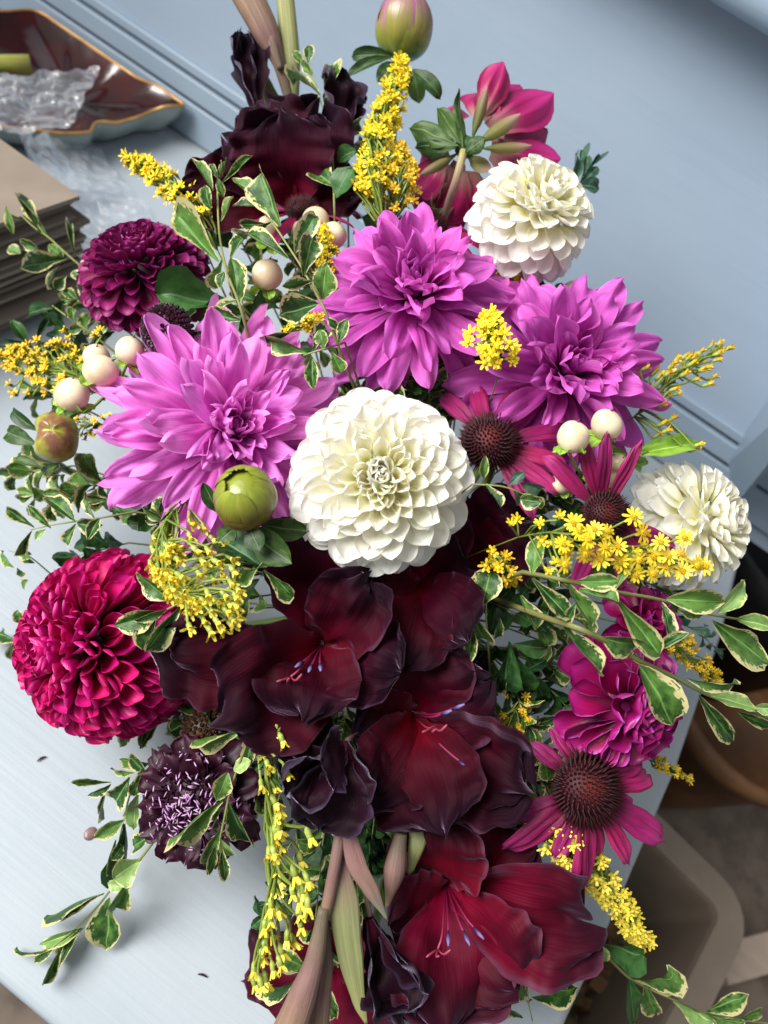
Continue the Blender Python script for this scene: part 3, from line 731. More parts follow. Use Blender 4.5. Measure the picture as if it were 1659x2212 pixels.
# front and side aprons and legs under the seat
mb = MB(); mb.box((-1.25, YF + .03, -.13), (XR - .04, YF + .05, -.029)); bpart('apron', mb.mesh('apron', M['paint_trim'], False))
mb = MB(); mb.box((XR - .06, YF + .052, -.13), (XR - .042, YW, -.029)); bpart('apron', mb.mesh('apron', M['paint_trim'], False))
for x, y in ((XR - .09, YF + .04), (XR - .09, YW - .05), (-1.2, YF + .04), (-1.2, YW - .05)):
    mb = MB(); mb.box((x - .02, y, -.4495), (x + .02, y + .04, -.131)); bpart('leg', mb.mesh('leg', M['paint_trim'], False))
# the raked back: local frame with x along, h up the face
def back_pt(x, h, d=0.0): return Vector((x, YW + h * math.sin(RAKE) - d * math.cos(RAKE), h * math.cos(RAKE) + d * math.sin(RAKE)))
def back_h(u, v):
    n = Vector((0, -math.cos(RAKE), math.sin(RAKE))); d = ray(u, v); p0 = Vector((0, YW, 0))
    t = (p0 - CAMPOS).dot(n) / d.dot(n); p = P(u, v, t)
    return p, (p - p0).dot(Vector((0, math.sin(RAKE), math.cos(RAKE))))
def strip(name, h0, h1, d, mat, x0=-1.3, x1=.6, prof=None):
    """a board on the back's face; prof = [(h, d)] for a moulded one"""
    pr = prof or [(h0, -.004), (h0, d - .0015), (h0 + .0015, d), (h1 - .0015, d), (h1, d - .0015), (h1, -.004)]
    vs = []; fs = []
    for h, dd in pr: vs += [back_pt(x0, h, dd), back_pt(x1, h, dd)]
    for i in range(len(pr) - 1): fs.append((2 * i, 2 * i + 1, 2 * i + 3, 2 * i + 2))
    return bpart(name, mesh_of(name, vs, fs, mat, None, False))
H3 = back_h(900, 533)[1]; H2 = back_h(1480, 860)[1]; HT = back_h(1620, 25)[1]
XW = back_h(1524, 986)[0].x + .16
strip('back_panel', 0, HT + .05, 0, M['paint_back'], prof=[(-.02, 0), (HT + .06, 0)], x1=XW)
strip('skirting', .001, H3 - .005, .009, M['paint_trim'], x1=XW)
strip('moulding', H3 - .001, H2 - .008, .010, M['paint_trim'], x1=XW)
strip('bead', H2 - .0045, H2 + .0055, .008, M['paint_trim'], x1=XW)
pr = [(HT - .012 + .0, .0)]
for k in range(13):
    a = -math.pi / 2 + math.pi * k / 12
    pr.append((HT + .012 + .014 * math.sin(a), .040 + .014 * math.cos(a)))
pr.append((HT + .03, -.03))
o = strip('top_rail', 0, 0, 0, M['paint_trim'], prof=[(HT - .002, -.01)] + pr[1:], x1=XW)
o.data.polygons.foreach_set('use_smooth', [True] * len(o.data.polygons))
# side wing leaning out from the back corner
j0, _ = back_h(1524, 986); j1, _ = back_h(1664, 807)
z1 = j1.z
a0 = onz(1548, 1021, .001); b0 = onz(1577, 1104, .001); a1 = onz(1664, 859, z1); b1 = onz(1664, 996, z1)
ext = 2.4
def up(p, q): return p + (q - p) * ext
w0 = [j0, a0, b0, b0 + Vector((.02, .06, 0))]; w1 = [up(j0, j1), up(a0, a1), up(b0, b1), up(b0, b1) + Vector((.02, .06, 0))]
mb = MB(); mb.add(w0 + w1, [(0, 1, 5, 4), (1, 2, 6, 5), (2, 3, 7, 6), (4, 5, 6, 7)])
bpart('side_wing', mb.mesh('side_wing', M['paint_trim'], False))

# vase under the flowers
VASE.xyz = onz(880, 1330, .115)
mv = NT('vase_glass_mat'); M['vase'] = mv.done(mv.bsdf(srgb(196, 206, 200), .12, spec=.6, coat=.5))
VB = Vector((VASE.x, VASE.y, 0.0))
vz = tag(bpy.data.objects.new('vase', None), 'small pale glazed vase hidden under the flowers and leaves', 'vase'); link(vz); vz.location = VB
def lathe(prof, seg=32):
    vs = []; fs = []
    for r, z in prof:
        for k in range(seg): a = 2 * math.pi * k / seg; vs.append((r * math.cos(a), r * math.sin(a), z))
    for i in range(len(prof) - 1):
        for k in range(seg): fs.append((i * seg + k, i * seg + (k + 1) % seg, (i + 1) * seg + (k + 1) % seg, (i + 1) * seg + k))
    return vs, fs
vs, fs = lathe([(.001, .001), (.032, .001), (.036, .006), (.043, .04), (.044, .065), (.038, .095), (.037, .112), (.040, .120), (.038, .121), (.034, .110), (.034, .095), (.039, .06), (.03, .01), (.001, .008)])
part('body', mesh_of('body', vs, fs, M['vase']), vz)

# leaf-shaped dish
M['dish_in'] = None
m = NT('dish_glaze'); o_ = m.obj(); n1 = m.noise(o_, 14.0, 4); c = m.mix(m.step(n1, .35, .7), srgb(30, 9, 8), srgb(62, 15, 12))
M['dish_in'] = m.done(m.bsdf(c, .12, spec=.6, coat=.3, coatr=.05))
M['dish_out'] = simple_mat('dish_white_glaze', srgb(160, 170, 166), srgb(140, 152, 150), 20, .3)
M['gold'] = simple_mat('dish_gold_rim', srgb(176, 124, 66), srgb(210, 164, 100), 60, .35, metal=.6)
rim_px = [(-330, 120), (-240, 40), (-120, 10), (0, 24), (60, 21), (105, 27), (143, 45), (163, 60), (172, 62), (208, 69), (238, 86), (262, 100), (277, 113), (284, 130), (298, 140), (327, 155), (357, 179), (384, 208), (397, 227),
          (380, 229), (357, 230), (328, 240), (298, 253), (253, 265), (222, 263), (205, 267), (198, 280), (188, 286), (134, 288), (74, 281), (0, 274), (-110, 262), (-220, 230), (-300, 180)]
ZR = .034
rim = [onz(u, v, ZR + (.006 if u > 340 else 0)) for u, v in rim_px]
rim = [Vector((p.x, min(p.y, YW - .012), p.z)) for p in rim]
cen = sum(rim, Vector()) / len(rim); cen.z = 0
n = len(rim); rings = []
for k in range(9):
    f = 1 - k / 8
    rings.append([Vector((cen.x + (p.x - cen.x) * f, cen.y + (p.y - cen.y) * f, .010 + (p.z - .010) * f ** 2.2 + .0025 * math.sin(i * 2.2) * math.sin(math.pi * f))) for i, p in enumerate(rim)])
vs = [p - cen for r in rings for p in r]
fs = [(k * n + i, k * n + (i + 1) % n, (k + 1) * n + (i + 1) % n, (k + 1) * n + i) for k in range(8) for i in range(n)]
dish = empty('leaf_dish', Matrix.Translation(cen), 'glossy burgundy leaf-shaped dish with a gold rim and white outside', 'dish')
part('inside', mesh_of('inside', vs, fs, M['dish_in']), dish)
vs = []; fs = []
for f, z in ((1.0, 1.0), (1.012, .93), (.95, .6), (.84, .22), (.76, 0.02)):
    vs += [Vector((cen.x + (p.x - cen.x) * f, cen.y + (p.y - cen.y) * f, max(.0012, p.z * z - .0006))) - cen for p in rim]
fs = [(k * n + i, k * n + (i + 1) % n, (k + 1) * n + (i + 1) % n, (k + 1) * n + i) for k in range(4) for i in range(n)] + [tuple(4 * n + i for i in range(n))]
part('outside', mesh_of('outside', vs, fs, M['dish_out']), dish)
mb = MB(); lp = spline(rim + [rim[0]], n * 4)
mb.tube([p - cen for p in lp], .0016, 6, cap=False); part('rim', mb.mesh('rim', M['gold']), dish)
# a cut flower stalk lying in the dish
a = onz(-60, 138, .044); b = onz(66, 139, .05)
sr = empty('cut_stalk', Matrix.Translation(b), 'short cut yellow-green stalk lying across the burgundy dish', 'stalk')
M['cutstalk'] = uv_mat('cut_stalk_skin', [(0, srgb(120, 130, 50)), (1, srgb(168, 164, 80))])
mb = MB(); mb.tube([a - b, (a - b) * .5, Vector((0, 0, 0))], [.0085, .0085, .009], 10); part('stalk', mb.mesh('stalk', M['cutstalk']), sr)
# brown card sheets
M['kraft'] = simple_mat('kraft_card', srgb(128, 116, 104), srgb(142, 128, 114), 18, .85, (1, 1, 1), bumps=.1)
M['kraft_dark'] = simple_mat('kraft_card_dark', srgb(100, 88, 78), srgb(118, 104, 92), 18, .85, (1, 1, 1), bumps=.1)
NS = 24; top = .098; c0 = onz(161, 409, top); ea = (onz(40, 322, top) - c0); eb = (onz(-20, 470, top) - c0)
ea = ea.normalized() * .20; eb = eb.normalized() * .24
for k in range(NS):
    z0 = .0006 + k * (top - .0006) / NS; zz = z0 + (top / NS) * rnd.uniform(.8, .97)
    cor = c0 + Vector((U(-.006, .010), U(-.006, .006), 0)) + (Vector((.018, -.012, 0)) * (1 - k / NS) if k < NS - 1 else Vector())
    if k == NS - 1: zz = top
    r_ = Matrix.Rotation(U(-.03, .03) if k < NS - 1 else 0, 3, 'Z'); A = r_ @ ea; B = r_ @ eb
    q = [cor, cor + A, cor + A + B, cor + B]
    vs = [Vector((p.x - cor.x, p.y - cor.y, z)) for z in (0.0, zz - z0) for p in q]
    ob = part('card_sheet', mesh_of('card_sheet', vs, [(3, 2, 1, 0), (4, 5, 6, 7), (0, 1, 5, 4), (1, 2, 6, 5), (2, 3, 7, 6), (3, 0, 4, 7)], M['kraft'] if k % 3 else M['kraft_dark'], None, False), None, Matrix.Translation((cor.x, cor.y, z0)))
    tag(ob, 'stiff brown card in the pile beside the burgundy dish', 'card', 'brown cards piled on the bench')
# crumpled clear film
m = NT('clear_film'); o_ = m.obj(); fr = m.n('Fresnel', {'IOR': 1.5}).outputs[0]
nb = m.bump(m.noise(o_, 90.0, 3), .5, .004)
m.t.nodes['Fresnel'].inputs['Normal']; m.t.links.new(nb, m.t.nodes['Fresnel'].inputs['Normal'])
tr = m.n('BsdfTransparent', {'Color': (.95, .96, .98, 1)}); gl = m.n('BsdfGlossy', {'Roughness': .22, 'Color': (1, 1, 1, 1), 'Normal': nb}); df = m.n('BsdfDiffuse', {'Color': (.8, .82, .86, 1)})
s1 = m.n('MixShader', {0: m.math('MULTIPLY', fr, .4, clamp=True), 1: tr.outputs[0], 2: gl.outputs[0]}).outputs[0]
M['film'] = m.done(m.n('MixShader', {0: .16, 1: s1, 2: df.outputs[0]}).outputs[0])
def film(label, quad, zf, amp, n=30, seed=0, freq=26):
    vs = []; fs = []
    for j in range(n + 1):
        for i in range(n + 1):
            a, b = i / n, j / n
            u = (quad[0][0] * (1 - a) + quad[1][0] * a) * (1 - b) + (quad[3][0] * (1 - a) + quad[2][0] * a) * b + 10 * nz(a * 6, b * 6, seed + 9)
            v = (quad[0][1] * (1 - a) + quad[1][1] * a) * (1 - b) + (quad[3][1] * (1 - a) + quad[2][1] * a) * b + 10 * nz(a * 6, b * 6, seed + 4)
            z = zf(a, b); p = onz(u, v, z)
            k = abs(nz(p.x * freq, p.y * freq, seed)) + .6 * abs(nz(p.x * freq * 2.3, p.y * freq * 2.3, seed + 3)) + .3 * abs(nz(p.x * freq * 5, p.y * freq * 5, seed + 3))
            p.z = z + amp * k; vs.append(p)
    c = vs[0].copy(); vs = [p - c for p in vs]
    for j in range(n):
        for i in range(n): k = j * (n + 1) + i; fs.append((k, k + 1, k + n + 2, k + n + 1))
    ob = part('clear_film', mesh_of('clear_film', vs, fs, M['film'], None, False), None, Matrix.Translation(c)); tag(ob, label, 'film')
film('crumpled clear film bunched over the edge of the burgundy dish', [(-60, 170), (215, 158), (150, 288), (-60, 300)], lambda a, b: .044 + .02 * (1 - b), .010, 44, 2, 22)
film('flat clear film spread on the bench beside the pile of cards', [(40, 290), (190, 300), (400, 560), (150, 560)], lambda a, b: .002 + (.05 * (1 - a) * (1 - b) if b < .5 else 0), .007, 40, 5, 26)

# tub, pot, added dark form for floor shade and plank on the floor
M['tub'] = simple_mat('grey_plastic', srgb(126, 112, 98), srgb(142, 126, 110), 12, .4)
def tub():
    zr = -.22; A = onz(1400, 1738, zr); C = onz(1636, 1968, zr); B = onz(1518, 2230, zr)
    ex = (A - C).normalized(); ey = (B - C); ey = (ey - ex * ey.dot(ex)).normalized(); lx, ly = .42, .30
    root = empty('plastic_tub', Matrix.Translation((C.x, C.y, -.45)), 'open grey plastic tub of dried petals on the floor below the bench', 'tub')
    def rr(inset, z, rad=.035):
        o = []
        for cx, cy, a0 in ((0, 0, 180), (lx, 0, 270), (lx, ly, 0), (0, ly, 90)):
            sx = 1 if cx == 0 else -1; sy = 1 if cy == 0 else -1
            for k in range(6):
                a = math.radians(a0 + 90 * k / 5); r = max(.004, rad - inset)
                x = cx + sx * (inset + r) + r * math.cos(a); y = cy + sy * (inset + r) + r * math.sin(a)
                p = ex * x + ey * y; o.append((p.x, p.y, z))
        return o
    H = .23
    prof = [(.035, .001), (.012, H - .012), (.0, H - .012), (.0, H), (.03, H), (.032, H - .006), (.06, .012)]
    vs = []
    for i_, z in prof: vs += rr(i_, z, .045)
    n = 24; fs = [(k * n + i, k * n + (i + 1) % n, (k + 1) * n + (i + 1) % n, (k + 1) * n + i) for k in range(len(prof) - 1) for i in range(n)]
    fs += [tuple(range(n)), tuple((len(prof) - 1) * n + i for i in range(n))]
    part('body', mesh_of('body', vs, fs, M['tub'], None, False), root)
    ob = empty('petal_litter', Matrix.Translation((C.x, C.y, -.436)), 'dried brown and pink petals scattered in the grey tub', 'petals')
    mb = MB(); rn = random.Random(4)
    for k in range(1500):
        c = ex * rn.uniform(.05, lx - .05) + ey * rn.uniform(.05, ly - .05) + Vector((0, 0, .075 + rn.uniform(.0, .03))); s = rn.uniform(.008, .02)
        y = Vector((rn.uniform(-1, 1), rn.uniform(-1, 1), rn.uniform(-.5, .5))).normalized(); x = y.orthogonal().normalized(); z = x.cross(y)
        mb.add([c - x * s * .5, c + x * s * .5, c + x * s * .4 + y * s + z * s * .3, c - x * s * .4 + y * s - z * s * .1], [(0, 1, 2, 3)], None, rn.randrange(3))
    part('dry_petals', mb.mesh('dry_petals', [simple_mat('dry_brown', srgb(120, 84, 56), srgb(150, 110, 76), 80), simple_mat('dry_pink', srgb(150, 90, 80), srgb(120, 60, 60), 80), simple_mat('dry_olive', srgb(96, 88, 50), srgb(120, 106, 60), 80)]), ob, kind='stuff')
tub()
M['terra'] = simple_mat('brown_pot_clay', srgb(96, 66, 44), srgb(140, 96, 56), 14, .6)
pc = onz(1665, 1490, -.2)
vs, fs = lathe([(.001, .001), (.09, .001), (.125, .22), (.137, .225), (.139, .25), (.128, .252), (.122, .22), (.10, .05), (.001, .045)], 40)
po = empty('round_pot', Matrix.Translation((pc.x, pc.y, -.45)), 'round brown pot standing on the floor beside the bench', 'pot'); part('body', mesh_of('body', vs, fs, M['terra']), po)
M['black'] = simple_mat('floor_shade_black', srgb(16, 16, 18), srgb(26, 25, 26), 20, .6)
pc = onz(1700, 1120, -.12)  # black bucket form added where there is only floor in shadow
vs, fs = lathe([(.001, .001), (.13, .001), (.16, .30), (.165, .33), (.155, .332), (.12, .02), (.001, .018)], 36)
po = empty('floor_shade_form', Matrix.Translation((pc.x + .06, pc.y + .03, -.45)), 'black bucket-shaped form added for the shaded floor behind the brown pot', 'shade form'); part('body', mesh_of('body', vs, fs, M['black']), po)
pa_ = onz(1560, 2085, -.43); pb_ = onz(1760, 2030, -.43); d = (pb_ - pa_).normalized(); w_ = Vector((-d.y, d.x, 0)) * .022
mb = MB(); L_ = .35
q = [pa_ - w_, pa_ - w_ + d * L_, pa_ + w_ + d * L_, pa_ + w_]
vs = [(p - pa_) + Vector((0, 0, z)) for z in (-.0195, 0) for p in q]
ob = part('plank', mesh_of('plank', vs, [(3, 2, 1, 0), (4, 5, 6, 7), (0, 1, 5, 4), (1, 2, 6, 5), (2, 3, 7, 6), (3, 0, 4, 7)], simple_mat('pale_plank', srgb(176, 156, 140), srgb(190, 170, 152), 10, .7, (1, 8, 1)), None, False), None, Matrix.Translation(pa_)); tag(ob, 'short pale wooden plank on the floor against the tub', 'plank')
# marks on the seat
p = onz(195, 1801, 0); mb = MB(); mb.ball((0, 0, 0), .0034, seg=16, rings=8); mb.v = [(x, y * 1.25, max(0, z) * .3) for x, y, z in mb.v]
tag(part('drop', mb.mesh('drop', simple_mat('brown_drop', srgb(128, 100, 96), srgb(116, 88, 86), 200, .25)), None, Matrix.Translation(p + Vector((0, 0, .0005)))), 'single dried brown drop on the pale bench seat', 'drop')
for u, v, a, lab in ((437, 2108, .3, 'tiny fallen purple floret below the goldenrod spray'), (90, 1640, 1.2, 'dark sliver standing in for a scratch in the seat near the magenta ball dahlia')):  # the second piece stands in for a scratch in the seat
    mb = MB(); mb.tube(spline([(-.003, 0, .0008), (0, .0006, .001), (.003, 0, .0007)], 7), [.0002, .0005, .0006, .0007, .0006, .0005, .0002], 6)
    tag(part('floret_or_scratch', mb.mesh('floret_or_scratch', M['scab']), None, Matrix.Translation(onz(u, v, .0003)) @ Matrix.Rotation(a, 4, 'Z')), lab, 'floret')
# ------------------------------------------------------------------ leaves shared by the sprigs
leafset('var', 'var'); leafset('var2', 'var2'); leafset('green', 'green'); leafset('lime', 'lime', n=4); leafset('grey', 'grey_leaf', n=4); leafset('pale', 'pale_leaf', n=3)
leafset('sepal', 'sepal', SPOON, 3); leafset('slim', 'green', NARROW, 3)
m = NT('coneflower_cone'); u_, v_ = m.uv()
M['cone'] = m.done(m.bsdf(m.mix(m.step(v_, .75, 1.0), m.mix(m.step(v_, .1, .7), srgb(16, 3, 7), srgb(56, 8, 18)), srgb(98, 28, 24)), .6, spec=.25))
def sp(p): return [(a, b) for a, b in p]
def half(ox, oy, L):             # leaf lists read in half-size crops -> picture units
    return [(ox + l[0] * .5, oy + l[1] * .5, ox + l[2] * .5, oy + l[3] * .5, l[4] * .5) + tuple(l[5:]) for l in L]
def zm(ox, oy, k, L): return [(ox + l[0] * k, oy + l[1] * k, ox + l[2] * k, oy + l[3] * k, l[4] * k) + tuple(l[5:]) for l in L]

# ------------------------------------------------------------------ dahlias
ball_dahlia('round white ball dahlia in the middle of the bouquet with a creamy yellow centre', 822, 1044, 196, (.03, .06, 1), 'white', N=175, dt=.026, seed=1, wg=.6, w=.48, L0=.66, L1=.26, cupo=.9, cupi=3.4, maxpol=104, tipc=.0, pw=.9, innermat='white_mid')
ball_dahlia('white dahlia at the top against the pale blue back', 1138, 486, 134, (.42, .42, .8), 'white', N=130, dt=.012, seed=2, pw=.74, innermat='white_mid', w=.5, L0=.6, L1=.34, cupo=1.1, cupi=2.8, maxpol=118, tipc=.05)
ball_dahlia('white dahlia beside the bench wing, partly covered by open goldenrod', 1466, 1136, 140, (.72, .12, .65), 'white', N=130, dt=.03, seed=3, pw=.74, innermat='white_mid', w=.48, L0=.6, L1=.34, cupo=1.1, cupi=2.8, maxpol=118, tipc=.05)
ball_dahlia('large magenta ball dahlia with tightly rolled petals', 248, 1390, 196, (-.62, .02, .78), 'magenta', N=300, dt=.028, seed=4, coremat='scab', prof=TUBE, tilt=.46, pw=.72, w=.50, L0=.62, L1=.34, cupo=3.3, cupi=3.4, maxpol=128, tipc=.15)
ball_dahlia('dark plum ball dahlia beside the black seed head', 318, 612, 138, (-.02, .62, .75), 'plum', N=200, coremat='scab', pw=.74, prof=TUBE, tilt=.46, dt=.02, seed=5, w=.40, L0=.6, L1=.3, cupo=2.2, cupi=2.8, maxpol=115, tipc=.2, squash=.9)
ball_dahlia('cerise dahlia with cupped violet-edged petals above the drooping coneflower', 1318, 1506, 144, (.42, -.15, .88), 'cerise', N=52, dt=.02, seed=6, prof=TUBE, w=.8, L0=.8, L1=.42, cupo=2.4, cupi=3.6, maxpol=112, tipc=-.1, jitter=.16)
ball_dahlia('cerise dahlia half hidden behind the long variegated twigs', 1372, 1352, 88, (.2, .35, .9), 'cerise', N=34, dt=.05, seed=8, w=.8, L0=.8, L1=.45, cupo=1.8, cupi=3.2, maxpol=110, jitter=.16)
decorative_dahlia('largest orchid pink dahlia with long pointed petals, above the green bud', 488, 936, 288, (.34, .06, .94), 'orchid', N=118, dt=.022, seed=11, spin=.2, w=.27, L1=.36)
decorative_dahlia('orchid pink dahlia behind the round white dahlia, rising beside the tall goldenrod', 888, 654, 226, (.06, .3, .95), 'orchid_deep', N=86, dt=.02, seed=12, w=.35, L1=.4, spin=1.0, e0=-25)
decorative_dahlia('orchid pink dahlia next to the cream berries and pale blue back', 1204, 818, 250, (.12, .1, .98), 'orchid_deep', N=92, dt=.035, seed=13, w=.31, spin=2.1)

# dahlia seen from behind
t = dome(1000, 300) + .0
root = flower_root('dahlia_from_behind', 'cerise dahlia seen from behind showing green bracts and its stalk', 'dahlia', 1005, 300, t, (.35, .3, -.85))
inv = root.matrix_world.inverted(); toc = camdir((0, 0, 1))
bp_ = [petal('petal', LANCE, 1, 1, (.9, 1.2), (.2, .35), 10, 12, seed=q, mat=M['backpetal'], pleat=.05, crumple=.03) for q in range(3)]
br_ = [petal('bract', LEAF, 1, 1, (.6, .6), (.2, .5), 8, 10, seed=q, mat=M['bract_leaf'], crumple=.1, tipcurl=[.4, -.9][q % 2], twist=[.5, -.4][q % 2]) for q in range(2)]
ib_ = [petal('inner_bract', LEAF, 1, 1, (.8, .8), (.0, .2), 8, 10, seed=q, mat=petal_mat('inner_bract_skin', srgb(84, 104, 40), srgb(120, 116, 62), srgb(160, 130, 112), None, vein=.15)) for q in range(2)]
def to_px(root, inv, me, name, b, tp, w, db, dtp, roll=0.0, away=False):
    B = P(b[0], b[1], t + db); T = P(tp[0], tp[1], t + dtp); Y = T - B; L = Y.length
    z = -toc if away else toc
    mm = frame(Y, Quaternion(Y.normalized(), roll) @ z, B, w * t / F, L, L)
    return part(name, me, root, inv @ mm)
for b, tp, w, dtp, rl in [((1040, 250), (1100, 118), 62, .0, .2), ((1055, 275), (1205, 168), 92, .004, -.1), ((1085, 300), (1118, 150), 60, .012, .5), ((1070, 320), (1218, 328), 58, .0, .1), ((1060, 335), (1160, 372), 56, .008, 0),
                          ((960, 340), (885, 412), 72, .012, .2), ((975, 360), (900, 470), 80, .02, -.2), ((1000, 370), (960, 490), 80, .02, 0), ((950, 300), (895, 320), 70, .02, 0), ((1020, 370), (1010, 480), 80, .02, .3), ((980, 260), (985, 200), 60, .022, 0), ((990, 350), (925, 520), 90, .028, .3), ((1045, 260), (1150, 150), 80, .02, .1), ((1060, 300), (1212, 250), 76, .022, 0), ((1030, 250), (1050, 170), 70, .024, .2), ((1060, 330), (1190, 360), 60, .02, .1), ((970, 330), (890, 370), 76, .022, 0)]:
    to_px(root, inv, rnd.choice(bp_), 'petal', b, tp, w * 1.25, .008, dtp, rl, True)
for b, tp, w, dtp, rl in [((1000, 320), (1004, 180), 36, -.02, .3), ((995, 310), (945, 222), 42, -.018, -.2), ((990, 315), (886, 240), 46, -.012, .2), ((985, 320), (886, 296), 40, -.006, 0), ((1005, 330), (1040, 300), 40, -.02, .3)]:
    to_px(root, inv, rnd.choice(br_), 'bract', b, tp, w, -.008, dtp, rl, True)
for b, tp, w, dtp in [((1020, 300), (1054, 182), 34, -.008), ((1030, 310), (1125, 240), 44, -.008), ((1040, 320), (1150, 308), 36, -.006), ((990, 330), (908, 372), 32, -.008), ((1010, 335), (1060, 365), 50, -.006), ((1005, 325), (990, 262), 34, -.006)]:
    to_px(root, inv, rnd.choice(ib_), 'inner_bract', b, tp, w * .75, .0, dtp, 0, True)
mb = MB(); mb.ball(inv @ P(1005, 318, t), 24 * t / F, seg=12, rings=8); part('receptacle', mb.mesh('receptacle', M['green']), root)
pts = spline([P(1002, 325, t - .006), P(985, 390, t - .004), P(960, 470, t + .02), P(930, 620, t + .06), VASE, VASE - Vector((0, 0, .07))], 22)
mb = MB(); mb.tube([inv @ p for p in pts], 8.5 * t / F, 9); part('stem', mb.mesh('stem', uv_mat('dahlia_stalk_skin', [(0, srgb(160, 146, 96)), (.3, srgb(150, 120, 110)), (1, srgb(90, 110, 50))])), root)

# buds
def bud(label, u, v, R, axis, skin, dt=0.0, bracts=(), squash=.85, ridges=0, stalk=True, ra=1.0, wstep=.09, wraps=0, wrapmat='budpetal', kid=0.0, k_mat='bract_leaf'):
    t = dome(u, v) + dt; root = flower_root('dahlia_bud', label, 'bud', u, v, t, axis); s = t / F; Rm = R * s
    mb = MB(); mb.ball((0, 0, 0), Rm, (0, 0, 1), 40, 22)
    o = []
    for x, y, z in mb.v:
        a = math.atan2(y, x); k = 1.0
        if ridges: k += .05 * (abs(math.sin(ridges * a / 2 + z / Rm * 1.2)) - .6) * 2.2 * ra * (1 - (z / Rm) ** 2)
        if kid: k *= (1.16 if abs(math.sin(a)) > .7 else 1.0 + .16 * (math.sin(a) / .7) ** 2) * .94; k -= kid * math.exp(-((abs(a) - math.pi) / .42) ** 2 - (z / Rm / .6) ** 2)
        k *= 1 + .07 * nz(x / Rm * 1.1 + u, y / Rm * 1.1, z / Rm * 1.1)
        o.append((x * k, y * k, z * squash * k))
    mb.v = o; part('bud', mb.mesh('bud', M[skin]), root)
    inv = root.matrix_world.inverted(); toc = camdir((0, 0, 1))
    ms = [petal('bract', LEAF, 1, 1, (.6, .5), (.3, -.5), 8, 10, seed=q, mat=M[k_mat], tipcurl=[.5, -.8][q % 2], crumple=.04) for q in range(2)]
    for b, tp, w, db, d2 in bracts:
        B = P(b[0], b[1], t + db); T = P(tp[0], tp[1], t + d2); Y = T - B
        part('bract', rnd.choice(ms), root, inv @ frame(Y, Quaternion(Y.normalized(), U(-.4, .4)) @ toc, B, w * s, Y.length, Y.length))
    for k in range(wraps):
        az = k * GA; me = petal('bud_petal', SPOON, 1.0, .42, (1.2, 1.0), (.1, 2.5), 10, 14, seed=k, mat=M[wrapmat], crumple=.02)
        d = Vector((math.cos(az), math.sin(az), 0)); L = Rm * (2.78 + wstep * (k % 4))
        part('bud_petal', me, root, frame(d, (0, 0, 1), Vector((0, 0, -Rm * squash * 1.0)) + d * Rm * .02, L * .9, L, L * squash))
    if stalk: add_stem(root, 9 * s, start=(0, 0, -Rm * squash * .9))
    return root
M['budgreen'] = petal_mat('bud_bract_skin', srgb(80, 42, 40), srgb(104, 84, 40), srgb(128, 138, 42), srgb(96, 84, 36), .16, .3, .34, .05, freq=22, spec=.5, bumps=.3)
M['budpetal'] = petal_mat('bud_petal_skin', srgb(84, 122, 34), srgb(140, 132, 60), srgb(150, 92, 120), srgb(176, 84, 170), .28, .2, .32, .06, freq=16, spec=.5, bumps=.25)
def bud_mat(name, stops, lo, hi):
    m = NT(name); u, v = m.uv(); o = m.obj()
    n = m.noise(m.comb(m.math('MULTIPLY', u, 14.0), m.math('MULTIPLY', v, 2.0)), 1.0, 4); n2 = m.noise(o, 90.0, 3)
    x = m.math('ADD', v, m.math('MULTIPLY', m.math('SUBTRACT', n2, .5), .55)); x = m.math('ADD', x, m.math('MULTIPLY', m.math('SUBTRACT', n, .5), .3))
    c = stops[0]; k = len(stops) - 1
    for i in range(k): c = m.mix(m.step(x, lo + (hi - lo) * i / k, lo + (hi - lo) * (i + 1) / k), c, stops[i + 1])
    return m.done(m.bsdf(c, .3, spec=.45, coat=.12, coatr=.15, nrm=m.bump(n, .3, .001)))
M['bud_green'] = bud_mat('green_bud_skin', [srgb(84, 44, 44), srgb(104, 78, 40), srgb(104, 108, 32), srgb(122, 130, 40)], .25, .85)
M['bud_mixed'] = bud_mat('mottled_bud_skin', [srgb(104, 66, 44), srgb(140, 132, 50), srgb(128, 88, 60), srgb(150, 150, 52), srgb(126, 84, 62), srgb(150, 156, 54)], .05, 1.0)
M['bud_top'] = bud_mat('purple_tipped_bud_skin', [srgb(60, 106, 26), srgb(134, 140, 50), srgb(140, 110, 84), srgb(150, 84, 130)], .15, .8)
bud('glossy round green dahlia bud beside the round white dahlia', 530, 1078, 69, (-.05, .5, .86), 'bud_green', dt=-.02, squash=.88, wraps=9, wrapmat='budgreen', wstep=.03, bracts=[((530, 1140), (628, 1218), 74, .012, 0), ((560, 1130), (668, 1150), 60, .02, .02), ((480, 1110), (436, 1045), 40, .02, .01), ((540, 1140), (560, 1190), 50, .0, -.005), ((510, 1140), (470, 1170), 46, .015, .01)])
bud('mottled green and brown dahlia bud beside the cream berries', 120, 946, 50, (.25, .25, .9), 'bud_mixed', dt=-.005, squash=1.05, kid=.34, bracts=[((80, 960), (-5, 925), 44, .015, .02), ((85, 930), (10, 880), 34, .02, .02), ((90, 1010), (20, 985), 22, .01, .01), ((130, 1000), (80, 1030), 20, .01, .02)])
bud('tall purple-tipped dahlia bud at the top of the bouquet', 872, 68, 62, (.1, .85, .4), 'bud_top', dt=.0, squash=.95, wraps=13, bracts=[((850, 120), (748, 118), 34, .0, .0), ((850, 125), (742, 160), 28, -.005, -.01), ((890, 150), (958, 208), 38, -.005, -.01), ((860, 135), (815, 175), 40, -.01, -.015), ((895, 150), (905, 225), 42, .0, .01), ((870, 140), (870, 190), 44, -.012, -.018)])

